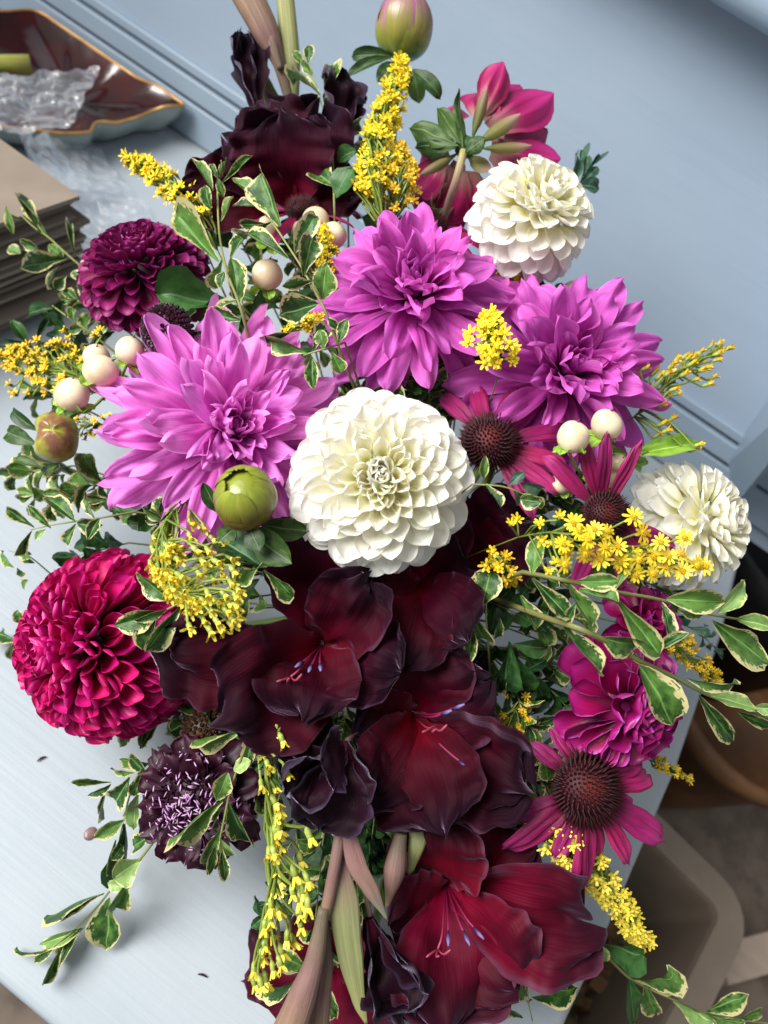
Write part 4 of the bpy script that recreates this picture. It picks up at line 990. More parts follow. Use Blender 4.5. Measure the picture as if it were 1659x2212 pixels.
# ------------------------------------------------------------------ coneflowers
coneflower('coneflower with drooping pink petals over the bench edge', 1266, 1704, 80, (.16, .28, .94), [(4, 1.0), (20, .75), (323, 1.2), (300, 1.0), (276, .8), (263, 1.25), (219, 1.3), (196, .7), (135, .6), (112, .55), (50, .55), (245, .7), (340, .5)], 150, dt=-.004, seed=1, wp=.38, droop=.45)
coneflower('coneflower with a dark spiny cone right beside the round white dahlia', 1058, 956, 66, (-.12, .3, .94), [100, 70, 52, 125, 345, 325, 15, 300], 142, dt=.03, seed=2, wp=.28, droop=.35)
coneflower('coneflower with upright pink petals in front of the cream berries', 1308, 1112, 54, (.1, .15, .95), [112, 92, 62, 132, 290, 250, 320, 340], 150, dt=.004, seed=3, wp=.27, droop=.1, els=[22, 35, 25, 8, -25, -25, -20, -12])
coneflower('small coneflower tucked in front of the dark gladiolus at the top', 655, 455, 40, (.0, .75, .6), [205, 245, 275, 310, 340, 30, 160], 112, dt=.022, seed=4, wp=.27, droop=.3)
coneflower('coneflower mostly hidden under the dahlia seen from behind', 928, 492, 42, (.1, .7, .65), [350, 320, 300, 30, 200], 130, dt=.035, seed=5, wp=.3, droop=.3)

# ------------------------------------------------------------------ gladioli
glad_px('open dark maroon gladiolus below the round white dahlia', (695, 1392), [(690, 1132, .026, 235), (360, 1392, .012, 215), (795, 1252, .004, 190), (866, 1452, -.004, 215), (655, 1552, -.012, 230, .1), (486, 1540, -.012, 280, -.1)], 'glad', dt=.008, seed=1, stam=[(650, 1432, -.002), (672, 1440, -.002), (692, 1438, -.002)])
glad_px('dark maroon gladiolus tucked against the right of the open one', (905, 1262), [(900, 1110, .02, 230), (1010, 1385, -.002, 215, .2), (868, 1440, .0, 180), (790, 1300, .006, 150), (1020, 1230, .014, 200)], 'glad', dt=.022, seed=2)
glad_px('dark maroon gladiolus between the white dahlia and the spiny cone', (1010, 1180), [(1135, 1130, .012, 230), (1110, 1230, .012, 200), (1000, 1080, .02, 200), (960, 1260, .02, 200)], 'glad', dt=.04, seed=7)
glad_px('almost black gladiolus above the bright crimson one', (892, 1545), [(905, 1375, .012, 250), (1050, 1470, .012, 240), (765, 1590, .004, 190), (1138, 1700, .002, 250), (805, 1725, -.004, 200), (962, 1795, -.010, 265)], 'glad', dt=.012, seed=3, stam=[(960, 1540, -.002), (985, 1528, -.002), (1000, 1650, -.004)])
glad_px('bright crimson gladiolus hanging over the front with blue anthers', (962, 1905), [(945, 1772, .004, 220), (1150, 1812, .012, 230), (1268, 1990, .008, 250), (838, 1990, .004, 220), (1125, 2135, -.004, 275), (965, 2225, -.010, 280)], 'gladred', dt=.006, seed=4, stam=[(968, 2020, -.004), (1005, 2020, -.004), (1030, 2010, -.004)])
gladiolus('crimson gladiolus behind the pink bud stalks at the front', 700, 2150, 190, (-.25, -.1, .95), 'gladred', dt=.035, seed=5, az0=30, stamen=False)
glad_px('dark gladiolus standing at the top of the bouquet before the back panel', (640, 450), [(575, 228, .012, 190), (690, 232, .008, 190), (490, 305, .010, 170), (380, 425, .006, 170), (610, 250, -.004, 230), (770, 420, .012, 150)], 'glad', dt=.012, seed=6, arch=.6, ruffle=.07)
def crumpled(label, petals, mat, t, seed=0, name='wilted_gladiolus', cat='gladiolus', ruffle=.09, crumple=.2, cup=(2.2, 1.8), tube=None):
    """half-closed flower: petals = (base px, tip px, width px, depth of tip, roll)"""
    b0 = petals[0][0]; base = P(b0[0], b0[1], t); root = empty(name, Matrix.Translation(base), label, cat); toc = camdir((0, 0, 1)); rn = random.Random(seed)
    for i, (b, tp, w, d2, roll) in enumerate(petals):
        B = P(b[0], b[1], t + rn.uniform(-.003, .003)); T = P(tp[0], tp[1], t + d2); Y = T - B
        me = petal('petal', GLAD, 1, 1, cup, (.1, -.15), 22, 26, ruffle=ruffle, rf=3.4, crinkle=.03, crumple=crumple, seed=seed * 7 + i, mat=M[mat], tipcurl=rn.uniform(-.8, .8))
        part('petal', me, root, frame(Y, Quaternion(Y.normalized(), roll) @ toc, B - base, w * t / F * 1.3, Y.length, Y.length))
    if tube:
        mb = MB(); mb.tube([p - base for p in spline([P(*q) for q in tube], 10)], 6 * t / F, 8); part('flower_tube', mb.mesh('flower_tube', M['bract']), root)
    return root
crumpled('crumpled blackish gladiolus with a curled lip above the pink bud stalks', [((745, 1620), (615, 1720), 130, -.01, .4), ((740, 1610), (690, 1800), 150, -.012, -.2), ((745, 1600), (760, 1740), 110, -.004, .2), ((735, 1610), (640, 1580), 120, .004, .6), ((745, 1620), (700, 1650), 120, -.02, 0), ((720, 1640), (610, 1690), 120, -.014, -.5)], 'gladblack', .378, 1, tube=[(748, 1600, .385), (800, 1560, .42), (860, 1450, .47)])
crumpled('wilted blackish gladiolus petal curling beside the crimson gladiolus', [((800, 1975), (905, 2180), 120, -.004, .5), ((795, 1985), (850, 2205), 100, .004, -.4), ((805, 1990), (935, 2140), 70, .004, .9)], 'gladblack', .388, 2, tube=[(800, 1980, .39), (780, 1880, .40), (760, 1750, .42)])
crumpled('withered black gladiolus petals standing upright at the top', [((560, 245), (515, 75), 66, -.004, .5), ((555, 250), (545, 85), 50, .006, -.5)], 'gladblack', dome(555, 200) + .02, 3, tube=[(558, 245, .49), (580, 330, .52), (640, 420, .56)])
crumpled('crinkled black gladiolus petals beside the tall sprig at the top', [((735, 330), (725, 145), 80, -.006, .6), ((740, 340), (765, 190), 70, .004, -.4), ((730, 330), (700, 250), 70, .0, 0)], 'gladblack', dome(735, 250) + .015, 4, tube=[(735, 335, .49), (730, 420, .53), (720, 500, .57)])
def spike(label, pieces, t, name='gladiolus_bud_stalk'):
    """pieces = (name, material, [(u, v, dt)], [half widths px], flat)"""
    p0 = pieces[0][2][0]; base = P(p0[0], p0[1], t + p0[2]); root = empty(name, Matrix.Translation(base), label, 'bud stalk'); toc = camdir((0, 0, 1))
    for nm, mt, path, wid, flat in pieces:
        pp = spline([P(a, b, t + c) for a, b, c in path], 22); n = len(pp)
        ww = [interp([(i / (len(wid) - 1), w) for i, w in enumerate(wid)], k / (n - 1)) * t / F for k in range(n)]
        mb = MB(); mb.tube([p - base for p in pp], ww, 14, flat=flat, flatdir=toc)
        part(nm, mb.mesh(nm, M[mt]), root)
    return root
spike('pink-brown gladiolus bud stalk hanging over the front of the bouquet', [('stem', 'pink_bud', [(748, 1690, .025), (735, 1800, -.004), (712, 1930, -.008), (690, 2020, -.01)], [13, 13, 13, 9], 1),
    ('bud', 'pink_bud', [(700, 1960, -.01), (680, 2070, -.014), (650, 2160, -.016), (610, 2260, -.018)], [12, 20, 30, 36], .85), ('bud', 'pink_bud', [(704, 1990, -.004), (700, 2090, -.004), (690, 2180, -.004), (684, 2260, -.002)], [8, 20, 24, 24], .8),
    ('bract', 'bract', [(738, 1850, -.004), (742, 1950, -.006), (756, 2060, -.006), (775, 2160, -.004), (792, 2214, -.002)], [9, 34, 28, 15, 3], .14),
    ('bract', 'bractpink', [(745, 1750, -.006), (768, 1860, -.010), (800, 1920, -.010), (838, 1990, -.006)], [12, 21, 17, 2], .22)], .385)
spike('slender pink gladiolus buds between the black and crimson flowers', [('stem', 'pink_bud', [(880, 1640, .06), (868, 1790, .008), (862, 1840, -.003)], [11, 12, 14], 1), ('bud', 'pink_bud', [(866, 1800, -.002), (852, 1880, -.005), (836, 1960, -.004)], [14, 24, 4], .9),
    ('stem', 'bractpink', [(878, 1640, .06), (884, 1830, .012), (894, 1960, .05)], [10, 12, 12], 1), ('bract', 'bract', [(925, 1640, .06), (904, 1800, .006), (886, 1890, .01)], [8, 22, 5], .4)], .392)
spike('tall gladiolus stalk with a pink bud against the pale blue back', [('stem', 'bract', [(640, 420, .05), (632, 250, .01), (626, 120, .0), (612, -60, -.005)], [10, 14, 22, 18], .8), ('bud', 'pink_bud', [(628, 230, .004), (604, 140, -.004), (570, 60, -.008), (524, -30, -.01)], [10, 14, 30, 34], .85),
    ('bud', 'pink_bud', [(606, 150, -.008), (584, 80, -.010), (572, 30, -.01)], [7, 13, 4], .85), ('bract', 'bract', [(610, 250, .012), (572, 190, .014), (556, 120, .014)], [18, 20, 3], .3)], dome(620, 120) + .01)

# ------------------------------------------------------------------ scabious
def scabious(label, u, v, R, axis, dt=0.0, seed=0, pins=240, outer=22, cat='scabious'):
    t = dome(u, v) + dt; root = flower_root('dark_scabious', label, cat, u, v, t, axis); s = t / F; Rm = R * s; rn = random.Random(seed)
    ms = [petal('petal', SPOON, 1, .6, (.4, .9), (.3, -.3), 10, 10, ruffle=.09, rf=2.4, crumple=.1, seed=q + seed, mat=M['scab'], notch=.12) for q in range(4)]
    for i in range(outer):
        az = i * GA; f = i / outer; e = math.radians(-12 + 50 * f); L = Rm * (.8 - .25 * f) * rn.uniform(.9, 1.1)
        d = Vector((math.cos(az) * math.cos(e), math.sin(az) * math.cos(e), math.sin(e))); zi = Vector((-math.sin(e) * math.cos(az), -math.sin(e) * math.sin(az), math.cos(e)))
        part('petal', rn.choice(ms), root, frame(d, zi, Vector((math.cos(az), math.sin(az), 0)) * Rm * .28 * (1 - .3 * f) + Vector((0, 0, .12 * Rm * f)), L, L, L))
    mb = MB(); mb.ball((0, 0, .08 * Rm), .5 * Rm, seg=18, rings=10); mb.v = [(x, y, z * .7) for x, y, z in mb.v]
    for i in range(150):
        f = (i + .5) / 150; pol = math.acos(1 - f); az = i * GA; d = Vector((math.sin(pol) * math.cos(az), math.sin(pol) * math.sin(az), math.cos(pol)))
        c = Vector((d.x, d.y, d.z * .7)) * Rm * .5; a = d.orthogonal().normalized()
        for k in range(4):
            o = Quaternion(d, k * 1.57 + i) @ a; y = (o + d * .8).normalized(); x = d.cross(o); L = Rm * .14
            mb.add([c, c + x * L * .3 + y * L * .6, c + y * L, c - x * L * .3 + y * L * .6], [(0, 1, 2, 3)])
    part('flower_head', mb.mesh('flower_head', M['scab']), root)
    mb = MB()
    for i in range(pins):
        pol = rn.uniform(.05, 1.5) ** 1.0; az = rn.uniform(0, 6.28); d = Vector((math.sin(pol) * math.cos(az), math.sin(pol) * math.sin(az), math.cos(pol) * .75)); a = d.orthogonal().normalized(); L = Rm * rn.uniform(.22, .34)
        c = d * Rm * .48; tip = c + d * L + Quaternion(d, rn.uniform(0, 6)) @ a * L * .25
        mb.tube([c, c.lerp(tip, .5), tip], Rm * .008, 4, m=0, cap=False)
        o = Quaternion(d, rn.uniform(0, 6)) @ a
        mb.tube([tip - o * Rm * .045, tip, tip + o * Rm * .045], [Rm * .006, Rm * .012, Rm * .006], 4, m=1)
    part('stamens', mb.mesh('stamens', [simple_mat('scab_filament', srgb(64, 18, 54), srgb(84, 30, 70), 100), simple_mat('scab_anther', srgb(160, 110, 164), srgb(200, 164, 196), 100)]), root, kind='stuff')
    add_stem(root, .002, start=(0, 0, -.05 * Rm))
    return root
scabious('dark purple scabious with lilac stamens beside the hanging goldenrod', 432, 1724, 150, (-.05, .1, .98), dt=.02, seed=1)
scabious('dark scabious deep between the black gladiolus and the leaves', 1030, 1470, 62, (.5, .1, .8), dt=.06, seed=2, pins=60)
M['pod'] = simple_mat('seed_head_skin', srgb(30, 6, 18), srgb(58, 14, 36), 200, .4)
M['pod2'] = simple_mat('seed_head_brown', srgb(46, 26, 18), srgb(78, 54, 34), 200, .5)
def pod(label, u, v, R, axis, dt, skin='pod'):
    t = dome(u, v) + dt; root = flower_root('scabious_seed_head', label, 'seed head', u, v, t, axis); Rm = R * t / F
    mb = MB(); mb.ball((0, 0, 0), Rm * .9, seg=20, rings=12)
    for i in range(210):
        f = (i + .5) / 210; pol = math.acos(1 - 1.8 * f); az = i * GA; d = Vector((math.sin(pol) * math.cos(az), math.sin(pol) * math.sin(az), math.cos(pol)))
        a = d.orthogonal().normalized(); c = d * Rm * .86; r = Rm * .10
        pts = [c + (Quaternion(d, k * math.pi / 3) @ a) * r + d * Rm * .06 for k in range(6)]; inn = [c + (Quaternion(d, k * math.pi / 3) @ a) * r * .6 + d * Rm * .16 for k in range(6)]
        mb.add(pts + inn + [c + d * Rm * .08], [(k, (k + 1) % 6, 6 + (k + 1) % 6, 6 + k) for k in range(6)] + [(6 + k, 6 + (k + 1) % 6, 12) for k in range(6)])
    part('head', mb.mesh('head', M[skin], False), root)
    for k in range(7):
        az = k * .9; d = Vector((math.cos(az), math.sin(az), .3)).normalized(); L = Rm * .7
        part('bract', LEAFM['slim'][k % 3], root, frame(d, (0, 0, 1), Vector((math.cos(az), math.sin(az), 0)) * Rm * .75 + Vector((0, 0, -Rm * .5)), L * .3, L, L))
    add_stem(root, .0018, start=(0, 0, -Rm * .8))
pod('round black scabious seed head beside the plum dahlia', 362, 712, 56, (-.1, .3, .9), -.022)
pod('small dark scabious seed head under the open maroon gladiolus', 440, 1574, 50, (-.3, .1, .9), .045, 'pod2')

# ------------------------------------------------------------------ berries
berry_sprig('single cream berry between two variegated sprigs', [(577, 594, 33)], .0, 1)
berry_sprig('four cream berries beside the yellow goldenrod and mottled bud', [(218, 802, 33, -.01), (209, 772, 27, .006), (156, 853, 33, -.012), (281, 758, 29, .0)], -.032, 2)
berry_sprig('cream berries behind the upright coneflower petals', [(1310, 918, 33, -.002), (1238, 944, 34, .0), (1306, 1026, 32, .034), (1212, 1045, 24, .034), (1335, 1000, 20, .02)], -.012, 3)
berry_sprig('cream berries half hidden among leaves in front of the small coneflower', [(580, 497, 32, .02), (682, 478, 30, .012), (722, 508, 28, .014), (655, 500, 26, .02)], .0, 4)
berry_sprig('cream berry below the white dahlia against the back panel', [(1236, 632, 27, .0), (1205, 640, 22, .02)], .035, 5, lean=(.5, .3, .4))
# ------------------------------------------------------------------ variegated sprigs
z7 = lambda L: zm(219.4, 274.3, .3638, L)
sprig('variegated sprig standing up from the largest orchid dahlia', [(540, 740, .02), (518, 660), (489, 583), (474, 507), (470, 427), (470, 402)], z7([
    (695, 800, 455, 540, 135), (715, 790, 690, 960, 80), (770, 780, 815, 1010, 95), (710, 560, 785, 425, 62, 'pale'), (660, 380, 535, 165, 78), (650, 490, 605, 340, 62), (715, 330, 880, 190, 50), (690, 300, 645, 215, 40), (700, 300, 705, 215, 30), (715, 300, 740, 220, 26),
    (765, 785, 870, 610, 85), (810, 1030, 665, 1085, 50, 'var2'), (825, 1150, 605, 1100, 95), (720, 420, 690, 300, 40), (730, 860, 700, 950, 60)]), dt=-.018, seed=1, r=3.6)
sprig('variegated sprig leaning towards the dark gladiolus at the top', [(735, 760, .02), (703, 674), (681, 631), (649, 573), (616, 522), (594, 489), (561, 445)], z7([
    (1060, 590, 950, 265, 165), (935, 445, 785, 295, 105), (950, 475, 770, 455, 66), (975, 575, 805, 580, 66), (1105, 780, 835, 615, 130), (1150, 745, 1270, 505, 118, 'var2'), (1200, 885, 1250, 640, 115), (1255, 915, 1090, 945, 78, 'var2'), (1310, 1025, 1330, 825, 115),
    (1290, 1050, 1060, 1115, 150), (1410, 1205, 1350, 1140, 60, 'var2'), (1390, 1240, 1450, 1165, 60, 'var2'), (1140, 1225, 930, 1250, 95, 'var2'), (1020, 560, 870, 640, 50)]), dt=-.018, seed=2, r=3.4)
sprig('small variegated shoot hanging against the central orchid dahlia', [(745, 740, .01), (705, 752), (672, 762), (655, 768)], [(663, 762, 589, 736, 36), (678, 758, 703, 706, 32), (670, 763, 680, 808, 32), (716, 760, 737, 804, 34), (675, 775, 675, 832, 30), (732, 740, 748, 690, 28), (700, 752, 690, 712, 26), (690, 756, 708, 790, 24)], dt=-.02, seed=3, r=2.6)
r6 = lambda L: half(829.5, 1106, L)
sprig('upper of two long variegated twigs reaching past the bench wing', [(1130, 1236, .03), (1209, 1251), (1329, 1278), (1429, 1296), (1529, 1326), (1680, 1350)], r6([
    (830, 300, 1015, 300, 78), (1000, 335, 1090, 155, 50, 'pale'), (840, 335, 1010, 395, 74), (790, 300, 890, 492, 86), (640, 285, 790, 445, 66), (640, 270, 670, 100, 84), (1000, 370, 1185, 610, 88), (1200, 390, 1250, 570, 74, 'var2'), (1220, 375, 1462, 388, 92),
    (1270, 420, 1400, 462, 46), (1440, 435, 1570, 292, 70, 'pale'), (1420, 470, 1642, 642, 96), (1520, 465, 1690, 495, 50, 'pale'), (830, 390, 780, 490, 50, 'var2')]), dt=-.035, seed=4, r=5.2)
sprig('lower of two long variegated twigs reaching past the bench wing', [(1195, 1340, .02), (1259, 1361), (1329, 1396), (1379, 1426), (1454, 1461), (1529, 1501), (1629, 1536), (1680, 1562)], r6([
    (770, 480, 908, 685, 96), (940, 540, 1128, 585, 100), (1110, 625, 1305, 530, 50, 'var2'), (1100, 660, 1262, 918, 118), (1310, 718, 1545, 772, 62), (1400, 790, 1592, 842, 66, 'pale'), (1360, 790, 1505, 988, 62), (1520, 860, 1680, 935, 46), (1600, 845, 1690, 850, 44, 'pale'), (1150, 690, 1080, 600, 40)]), dt=-.04, seed=5, r=6.2)
r8 = lambda L: half(829.5, 1659, L)
sprig('variegated twig trailing over the edge below the crimson gladiolus', [(1170, 2016, .03), (1269, 2029), (1319, 2074), (1369, 2119), (1454, 2159), (1529, 2189), (1690, 2216)], r8([
    (900, 745, 750, 715, 62, 'pale'), (760, 705, 782, 862, 140), (700, 730, 590, 765, 80), (890, 750, 935, 852, 86, 'pale'), (910, 758, 1098, 792, 76, 'green'), (1060, 910, 1080, 1105, 96, 'green'), (1080, 912, 1258, 910, 40), (1130, 930, 1172, 1068, 64), (1150, 950, 1302, 945, 34),
    (1250, 1005, 1402, 1072, 76, 'pale'), (1390, 1050, 1562, 985, 40), (1400, 1065, 1440, 1130, 60), (1530, 1090, 1658, 1045, 34), (1390, 1060, 1560, 1110, 40)]), dt=-.008, seed=6, r=4)
sprig('variegated shoot pointing down past the crimson gladiolus', [(1112, 2030, .02), (1125, 2090), (1150, 2205)], r8([(640, 990, 815, 952, 56), (600, 1080, 540, 1030, 60), (640, 1000, 590, 960, 50), (600, 900, 560, 1010, 60)]), dt=.006, seed=7, r=3)
r7 = lambda L: half(0, 1659, L)
sprig('variegated twig drooping over the open bench seat near the dried drop', [(352, 1790, .02), (300, 1859), (250, 1909), (210, 1959), (165, 2004), (110, 2049)], r7([
    (610, 395, 498, 470, 96, 'pale'), (560, 480, 500, 605, 76), (450, 540, 222, 622, 42), (475, 560, 462, 768, 116), (350, 690, 250, 835, 62), (275, 760, 200, 912, 54), (240, 770, 145, 842, 34), (220, 785, 68, 802, 20), (360, 690, 170, 770, 40, 'pale'), (660, 290, 555, 345, 76), (540, 520, 470, 500, 40, 'pale')]), dt=.0, seed=8, r=3.4)
sprig('leafy variegated shoot below the magenta ball dahlia', [(330, 1640, .03), (300, 1670), (280, 1719), (268, 1769), (250, 1845)], r7([
    (600, 110, 570, 255, 66, 'pale'), (540, 240, 552, 442, 56, 'green'), (500, 310, 470, 452, 50), (535, 225, 422, 295, 56), (560, 40, 490, 165, 76), (480, 62, 316, 66, 30), (480, 68, 382, 126, 28), (462, 90, 436, 235, 18), (580, 20, 478, 10, 46), (610, 10, 590, 105, 50), (530, 330, 490, 390, 50), (640, -20, 520, -30, 44), (640, 30, 560, -50, 50)]), dt=.016, seed=9, r=2.8)
z8 = lambda L: zm(0, 548.6, .2976, L)
sprig('pale variegated shoot under the largest orchid dahlia over the seat', [(290, 1106, .02), (208, 1120), (119, 1133), (68, 1144)], z8([
    (250, 1985, 62, 1855, 70), (370, 1990, 202, 1828, 72), (545, 1940, 338, 1755, 110), (690, 1920, 600, 1735, 92), (885, 1885, 765, 1775, 105, 'green'), (230, 2010, 118, 2175, 86), (330, 2000, 258, 2062, 50, 'pale'), (550, 1960, 478, 2100, 92), (560, 1955, 725, 1975, 120), (720, 1920, 640, 2060, 80)]), dt=.012, seed=10, r=2.8)
sprig('variegated twig over the pile of brown cards', [(215, 610, .03), (184, 583), (149, 553), (104, 512), (74, 491), (48, 467)], zm(0, 0, .2976, [
    (300, 1700, 150, 1415, 84), (340, 1700, 212, 1440, 84), (95, 1700, 48, 1505, 70), (540, 1850, 490, 1540, 48), (485, 1880, 172, 1940, 90), (640, 1990, 665, 1865, 120), (150, 1840, 58, 1800, 80), (280, 1810, 140, 1740, 90), (620, 2040, 520, 1960, 90, 'var2'), (430, 1930, 340, 2080, 70), (350, 1780, 440, 1850, 60), (480, 2000, 400, 2100, 80), (180, 1600, 0, 1550, 30)]), dt=.03, seed=11, r=3)
sprig('dark green twig between the plum dahlia and the yellow goldenrod', [(235, 750, .02), (178, 706), (143, 682), (113, 660)], z8([
    (385, 395, 165, 420, 120, 'green'), (640, 580, 640, 425, 70), (545, 515, 520, 395, 40), (250, 640, 362, 465, 56, 'green'), (195, 635, 75, 475, 70, 'green'), (240, 640, 35, 745, 60, 'green'), (200, 640, -20, 665, 70, 'green'), (430, 600, 440, 505, 50, 'green'), (600, 540, 500, 560, 60), (700, 600, 760, 500, 60), (330, 640, 290, 700, 80, 'green'), (760, 640, 820, 560, 60, 'green'), (480, 460, 560, 320, 60)]), dt=.03, seed=12, r=3)
r5 = lambda L: half(0, 1106, L)
sprig('glossy variegated leaves lying on the magenta ball dahlia', [(420, 1270, .02), (390, 1300), (350, 1322)], r5([(680, 430, 518, 492, 74), (680, 450, 622, 598, 60), (785, 408, 650, 572, 96), (735, 380, 595, 268, 96), (720, 420, 600, 470, 40)]), dt=-.016, seed=13, r=3)
sprig('small variegated leaves under the glossy green bud', [(590, 1180, .02), (570, 1210), (556, 1228)], r5([(1120, 225, 968, 130, 116, 'green'), (1110, 245, 1025, 302, 66), (1140, 250, 1256, 345, 64), (1130, 185, 1222, 232, 54), (1120, 290, 1030, 345, 70, 'green'), (1120, 240, 1165, 215, 40, 'pale')]), dt=-.012, seed=14, r=2.4)
sprig('variegated sprig hanging across the dark purple scabious', [(555, 1552, .02), (528, 1620), (500, 1700), (482, 1780), (470, 1850)], r5([(1040, 948, 846, 985, 112), (1090, 970, 1062, 1102, 52), (1000, 900, 1060, 890, 50)]) + r7([(960, 140, 738, 292, 100), (990, 150, 1076, 328, 76), (985, 20, 935, 140, 70), (955, 260, 878, 422, 56), (955, 330, 972, 472, 40), (945, 300, 1004, 382, 42, 'pale'), (935, 330, 905, 458, 36), (1010, 10, 1080, -30, 60, 'pale'), (960, 170, 925, 260, 40)]), dt=-.012, seed=15, r=3.4)
r1 = lambda L: half(0, 0, L)
sprig('variegated sprig rising in front of the black petals at the top', [(724, 520, .03), (722, 440), (715, 300), (690, 210), (668, 135)], r1([(1385, 412, 1258, 318, 56), (1400, 430, 1432, 305, 64), (1332, 275, 1336, 198, 40), (1312, 285, 1268, 222, 36), (1450, 605, 1562, 525, 60), (1440, 805, 1342, 728, 84), (1450, 855, 1512, 725, 96, 'green'), (1380, 420, 1340, 470, 40), (1460, 700, 1530, 640, 60, 'green'), (1350, 330, 1300, 260, 34)]), dt=.0, seed=16, r=3)
r2 = lambda L: half(829.5, 0, L)
sprig('blue-green shoot showing behind the top white dahlia', [(1225, 470, .02), (1245, 420), (1268, 350)], r2([(795, 815, 842, 658, 50), (845, 755, 855, 660, 30), (842, 795, 932, 715, 36), (850, 800, 936, 810, 50), (830, 850, 882, 882, 30), (860, 760, 880, 675, 28), (870, 740, 925, 680, 26), (800, 850, 790, 760, 40)]), key='grey', dt=.03, seed=17, r=2.2, stemmat='stem', name='green_sprig')
sprig('dark shoot behind the orchid dahlia at the bench back', [(1290, 800, .03), (1315, 760), (1345, 720)], half(829.5, 553, [(960, 430, 1050, 300, 30), (950, 420, 1035, 405, 20), (1000, 430, 1030, 500, 30), (940, 420, 900, 380, 30)]), key='green', dt=.03, seed=18, r=2, stemmat='stem', name='green_sprig')
sprig('small variegated leaves below the spiny cone beside the white dahlia', [(1020, 1046, .01), (1090, 1052), (1155, 1078)], half(829.5, 553, [(430, 960, 436, 868, 30), (440, 985, 500, 1082, 58), (590, 1050, 665, 1062, 60), (540, 990, 602, 938, 50, 'grey'), (590, 980, 690, 1022, 50, 'grey'), (560, 1010, 620, 1075, 56, 'grey'), (640, 1040, 690, 1090, 40)]), dt=-.02, seed=19, r=2.4)
sprig('broad plain green leaves between plum dahlia and berry', [(560, 700, .02), (520, 660), (480, 640)], [(500, 655, 350, 640, 84), (530, 680, 430, 690, 60), (540, 690, 600, 640, 50), (520, 680, 470, 720, 50)], key='green', dt=.022, seed=20, r=3, stemmat='stem', name='green_sprig')
sprig('broad light green leaf behind the white dahlia at the wing', [(1330, 1000, .02), (1370, 985), (1400, 975)], [(1354, 985, 1505, 956, 40), (1350, 980, 1250, 975, 50), (1345, 990, 1400, 1010, 30)], key='lime', dt=.012, seed=21, r=3, stemmat='stem', name='green_sprig')
sprig('dark variegated sprig in the shade right of the black gladiolus', [(1060, 1480, .04), (1055, 1400, .01), (1050, 1320), (1055, 1240)], r6([(430, 395, 455, 245, 110), (370, 430, 440, 562, 70), (590, 360, 655, 505, 66), (500, 460, 480, 560, 50), (380, 500, 365, 655, 50), (540, 560, 520, 760, 90, 'green'), (560, 570, 690, 590, 70, 'green'), (480, 380, 400, 300, 80), (560, 620, 600, 760, 80, 'green'), (600, 690, 700, 640, 80, 'green'), (640, 700, 700, 820, 60, 'green')]), dt=.02, seed=22, r=3)
sprig('green leaves at the tip of the hanging goldenrod', [(690, 2080, .02), (650, 2110), (632, 2124)], [(634, 2122, 538, 2150, 40), (670, 2080, 720, 2200, 40), (660, 2090, 600, 2060, 36)], dt=.012, seed=23, r=2.4)
sprig('deep green shoot hanging behind the pink bud stalk', [(720, 1700, .03), (700, 1800), (690, 1900), (680, 2000)], auto=(6, 60, 30, 55), key='green', dt=.03, seed=24, r=3)
sprig('deep green shoot behind the slender pink buds', [(830, 1650, .03), (810, 1760), (800, 1850)], auto=(5, 62, 32, 55), key='green', dt=.035, seed=25, r=3)
sprig('trailing leaves showing between the white dahlia and the bench edge', [(1420, 1330, .03), (1500, 1360), (1545, 1400)], auto=(4, 60, 18, 40), key='grey', dt=.03, seed=26, r=2.4, name='green_sprig')
sprig('short variegated leaves at the outer side of the magenta ball dahlia', [(110, 1240, .03), (60, 1200), (20, 1190)], r5([(60, 240, 0, 175, 60), (100, 260, 75, 270, 40), (130, 200, 85, 150, 60), (150, 220, 90, 180, 50), (100, 330, 110, 300, 40), (90, 560, -20, 520, 50), (70, 560, 40, 640, 40), (100, 480, 70, 440, 40), (110, 680, 100, 590, 30)]), dt=.03, seed=27, r=2.2)
# shaded leaves deep inside that fill the gaps between the heads
fill = [(620, 820, .07), (760, 880, .07), (960, 760, .075), (1080, 640, .06), (440, 800, .07), (700, 640, .06), (840, 480, .06), (1120, 1130, .06), (1000, 1180, .075), (1180, 1280, .06), (1130, 1420, .06), (1080, 1560, .05), (640, 1210, .07), (420, 1180, .07), (560, 1560, .05), (800, 1560, .06), (1180, 1680, .045),
        (1120, 1000, .06), (1240, 1180, .05), (1350, 1240, .05), (330, 1080, .06), (250, 1180, .07), (280, 820, .05), (540, 1500, .06), (980, 1780, .045), (760, 420, .05), (930, 900, .08),
        (1060, 1300, .045), (1100, 1220, .05), (1150, 1350, .05), (1180, 1480, .05), (1110, 1480, .04), (1150, 1580, .04), (1060, 1420, .05), (1210, 1400, .055), (1130, 1650, .04), (1200, 1080, .055), (480, 1490, .05), (350, 1560, .05), (380, 1480, .055), (170, 880, .045), (170, 1080, .05), (1320, 1180, .06), (1400, 1260, .05), (700, 1800, .045), (780, 1750, .045), (640, 1780, .045), (560, 640, .05), (640, 560, .05), (960, 1120, .07), (1090, 900, .07),
        (450, 520, .04), (380, 760, .05), (250, 700, .045), (200, 760, .05), (130, 1010, .05), (230, 1040, .05), (330, 1120, .05), (440, 1160, .05), (420, 1440, .04), (440, 1500, .045), (600, 1640, .04), (560, 1720, .045), (640, 1900, .04), (760, 1850, .045), (700, 1960, .04), (820, 1780, .045), (1040, 1700, .04), (560, 780, .06), (700, 740, .05), (840, 820, .06), (980, 860, .06), (1120, 700, .06), (940, 480, .05), (500, 480, .045), (880, 850, .045), (840, 860, .04), (930, 830, .045), (1000, 800, .05), (545, 1290, .05), (560, 1220, .05), (480, 1320, .05), (745, 1560, .05), (720, 1500, .06), (1150, 1180, .05)]
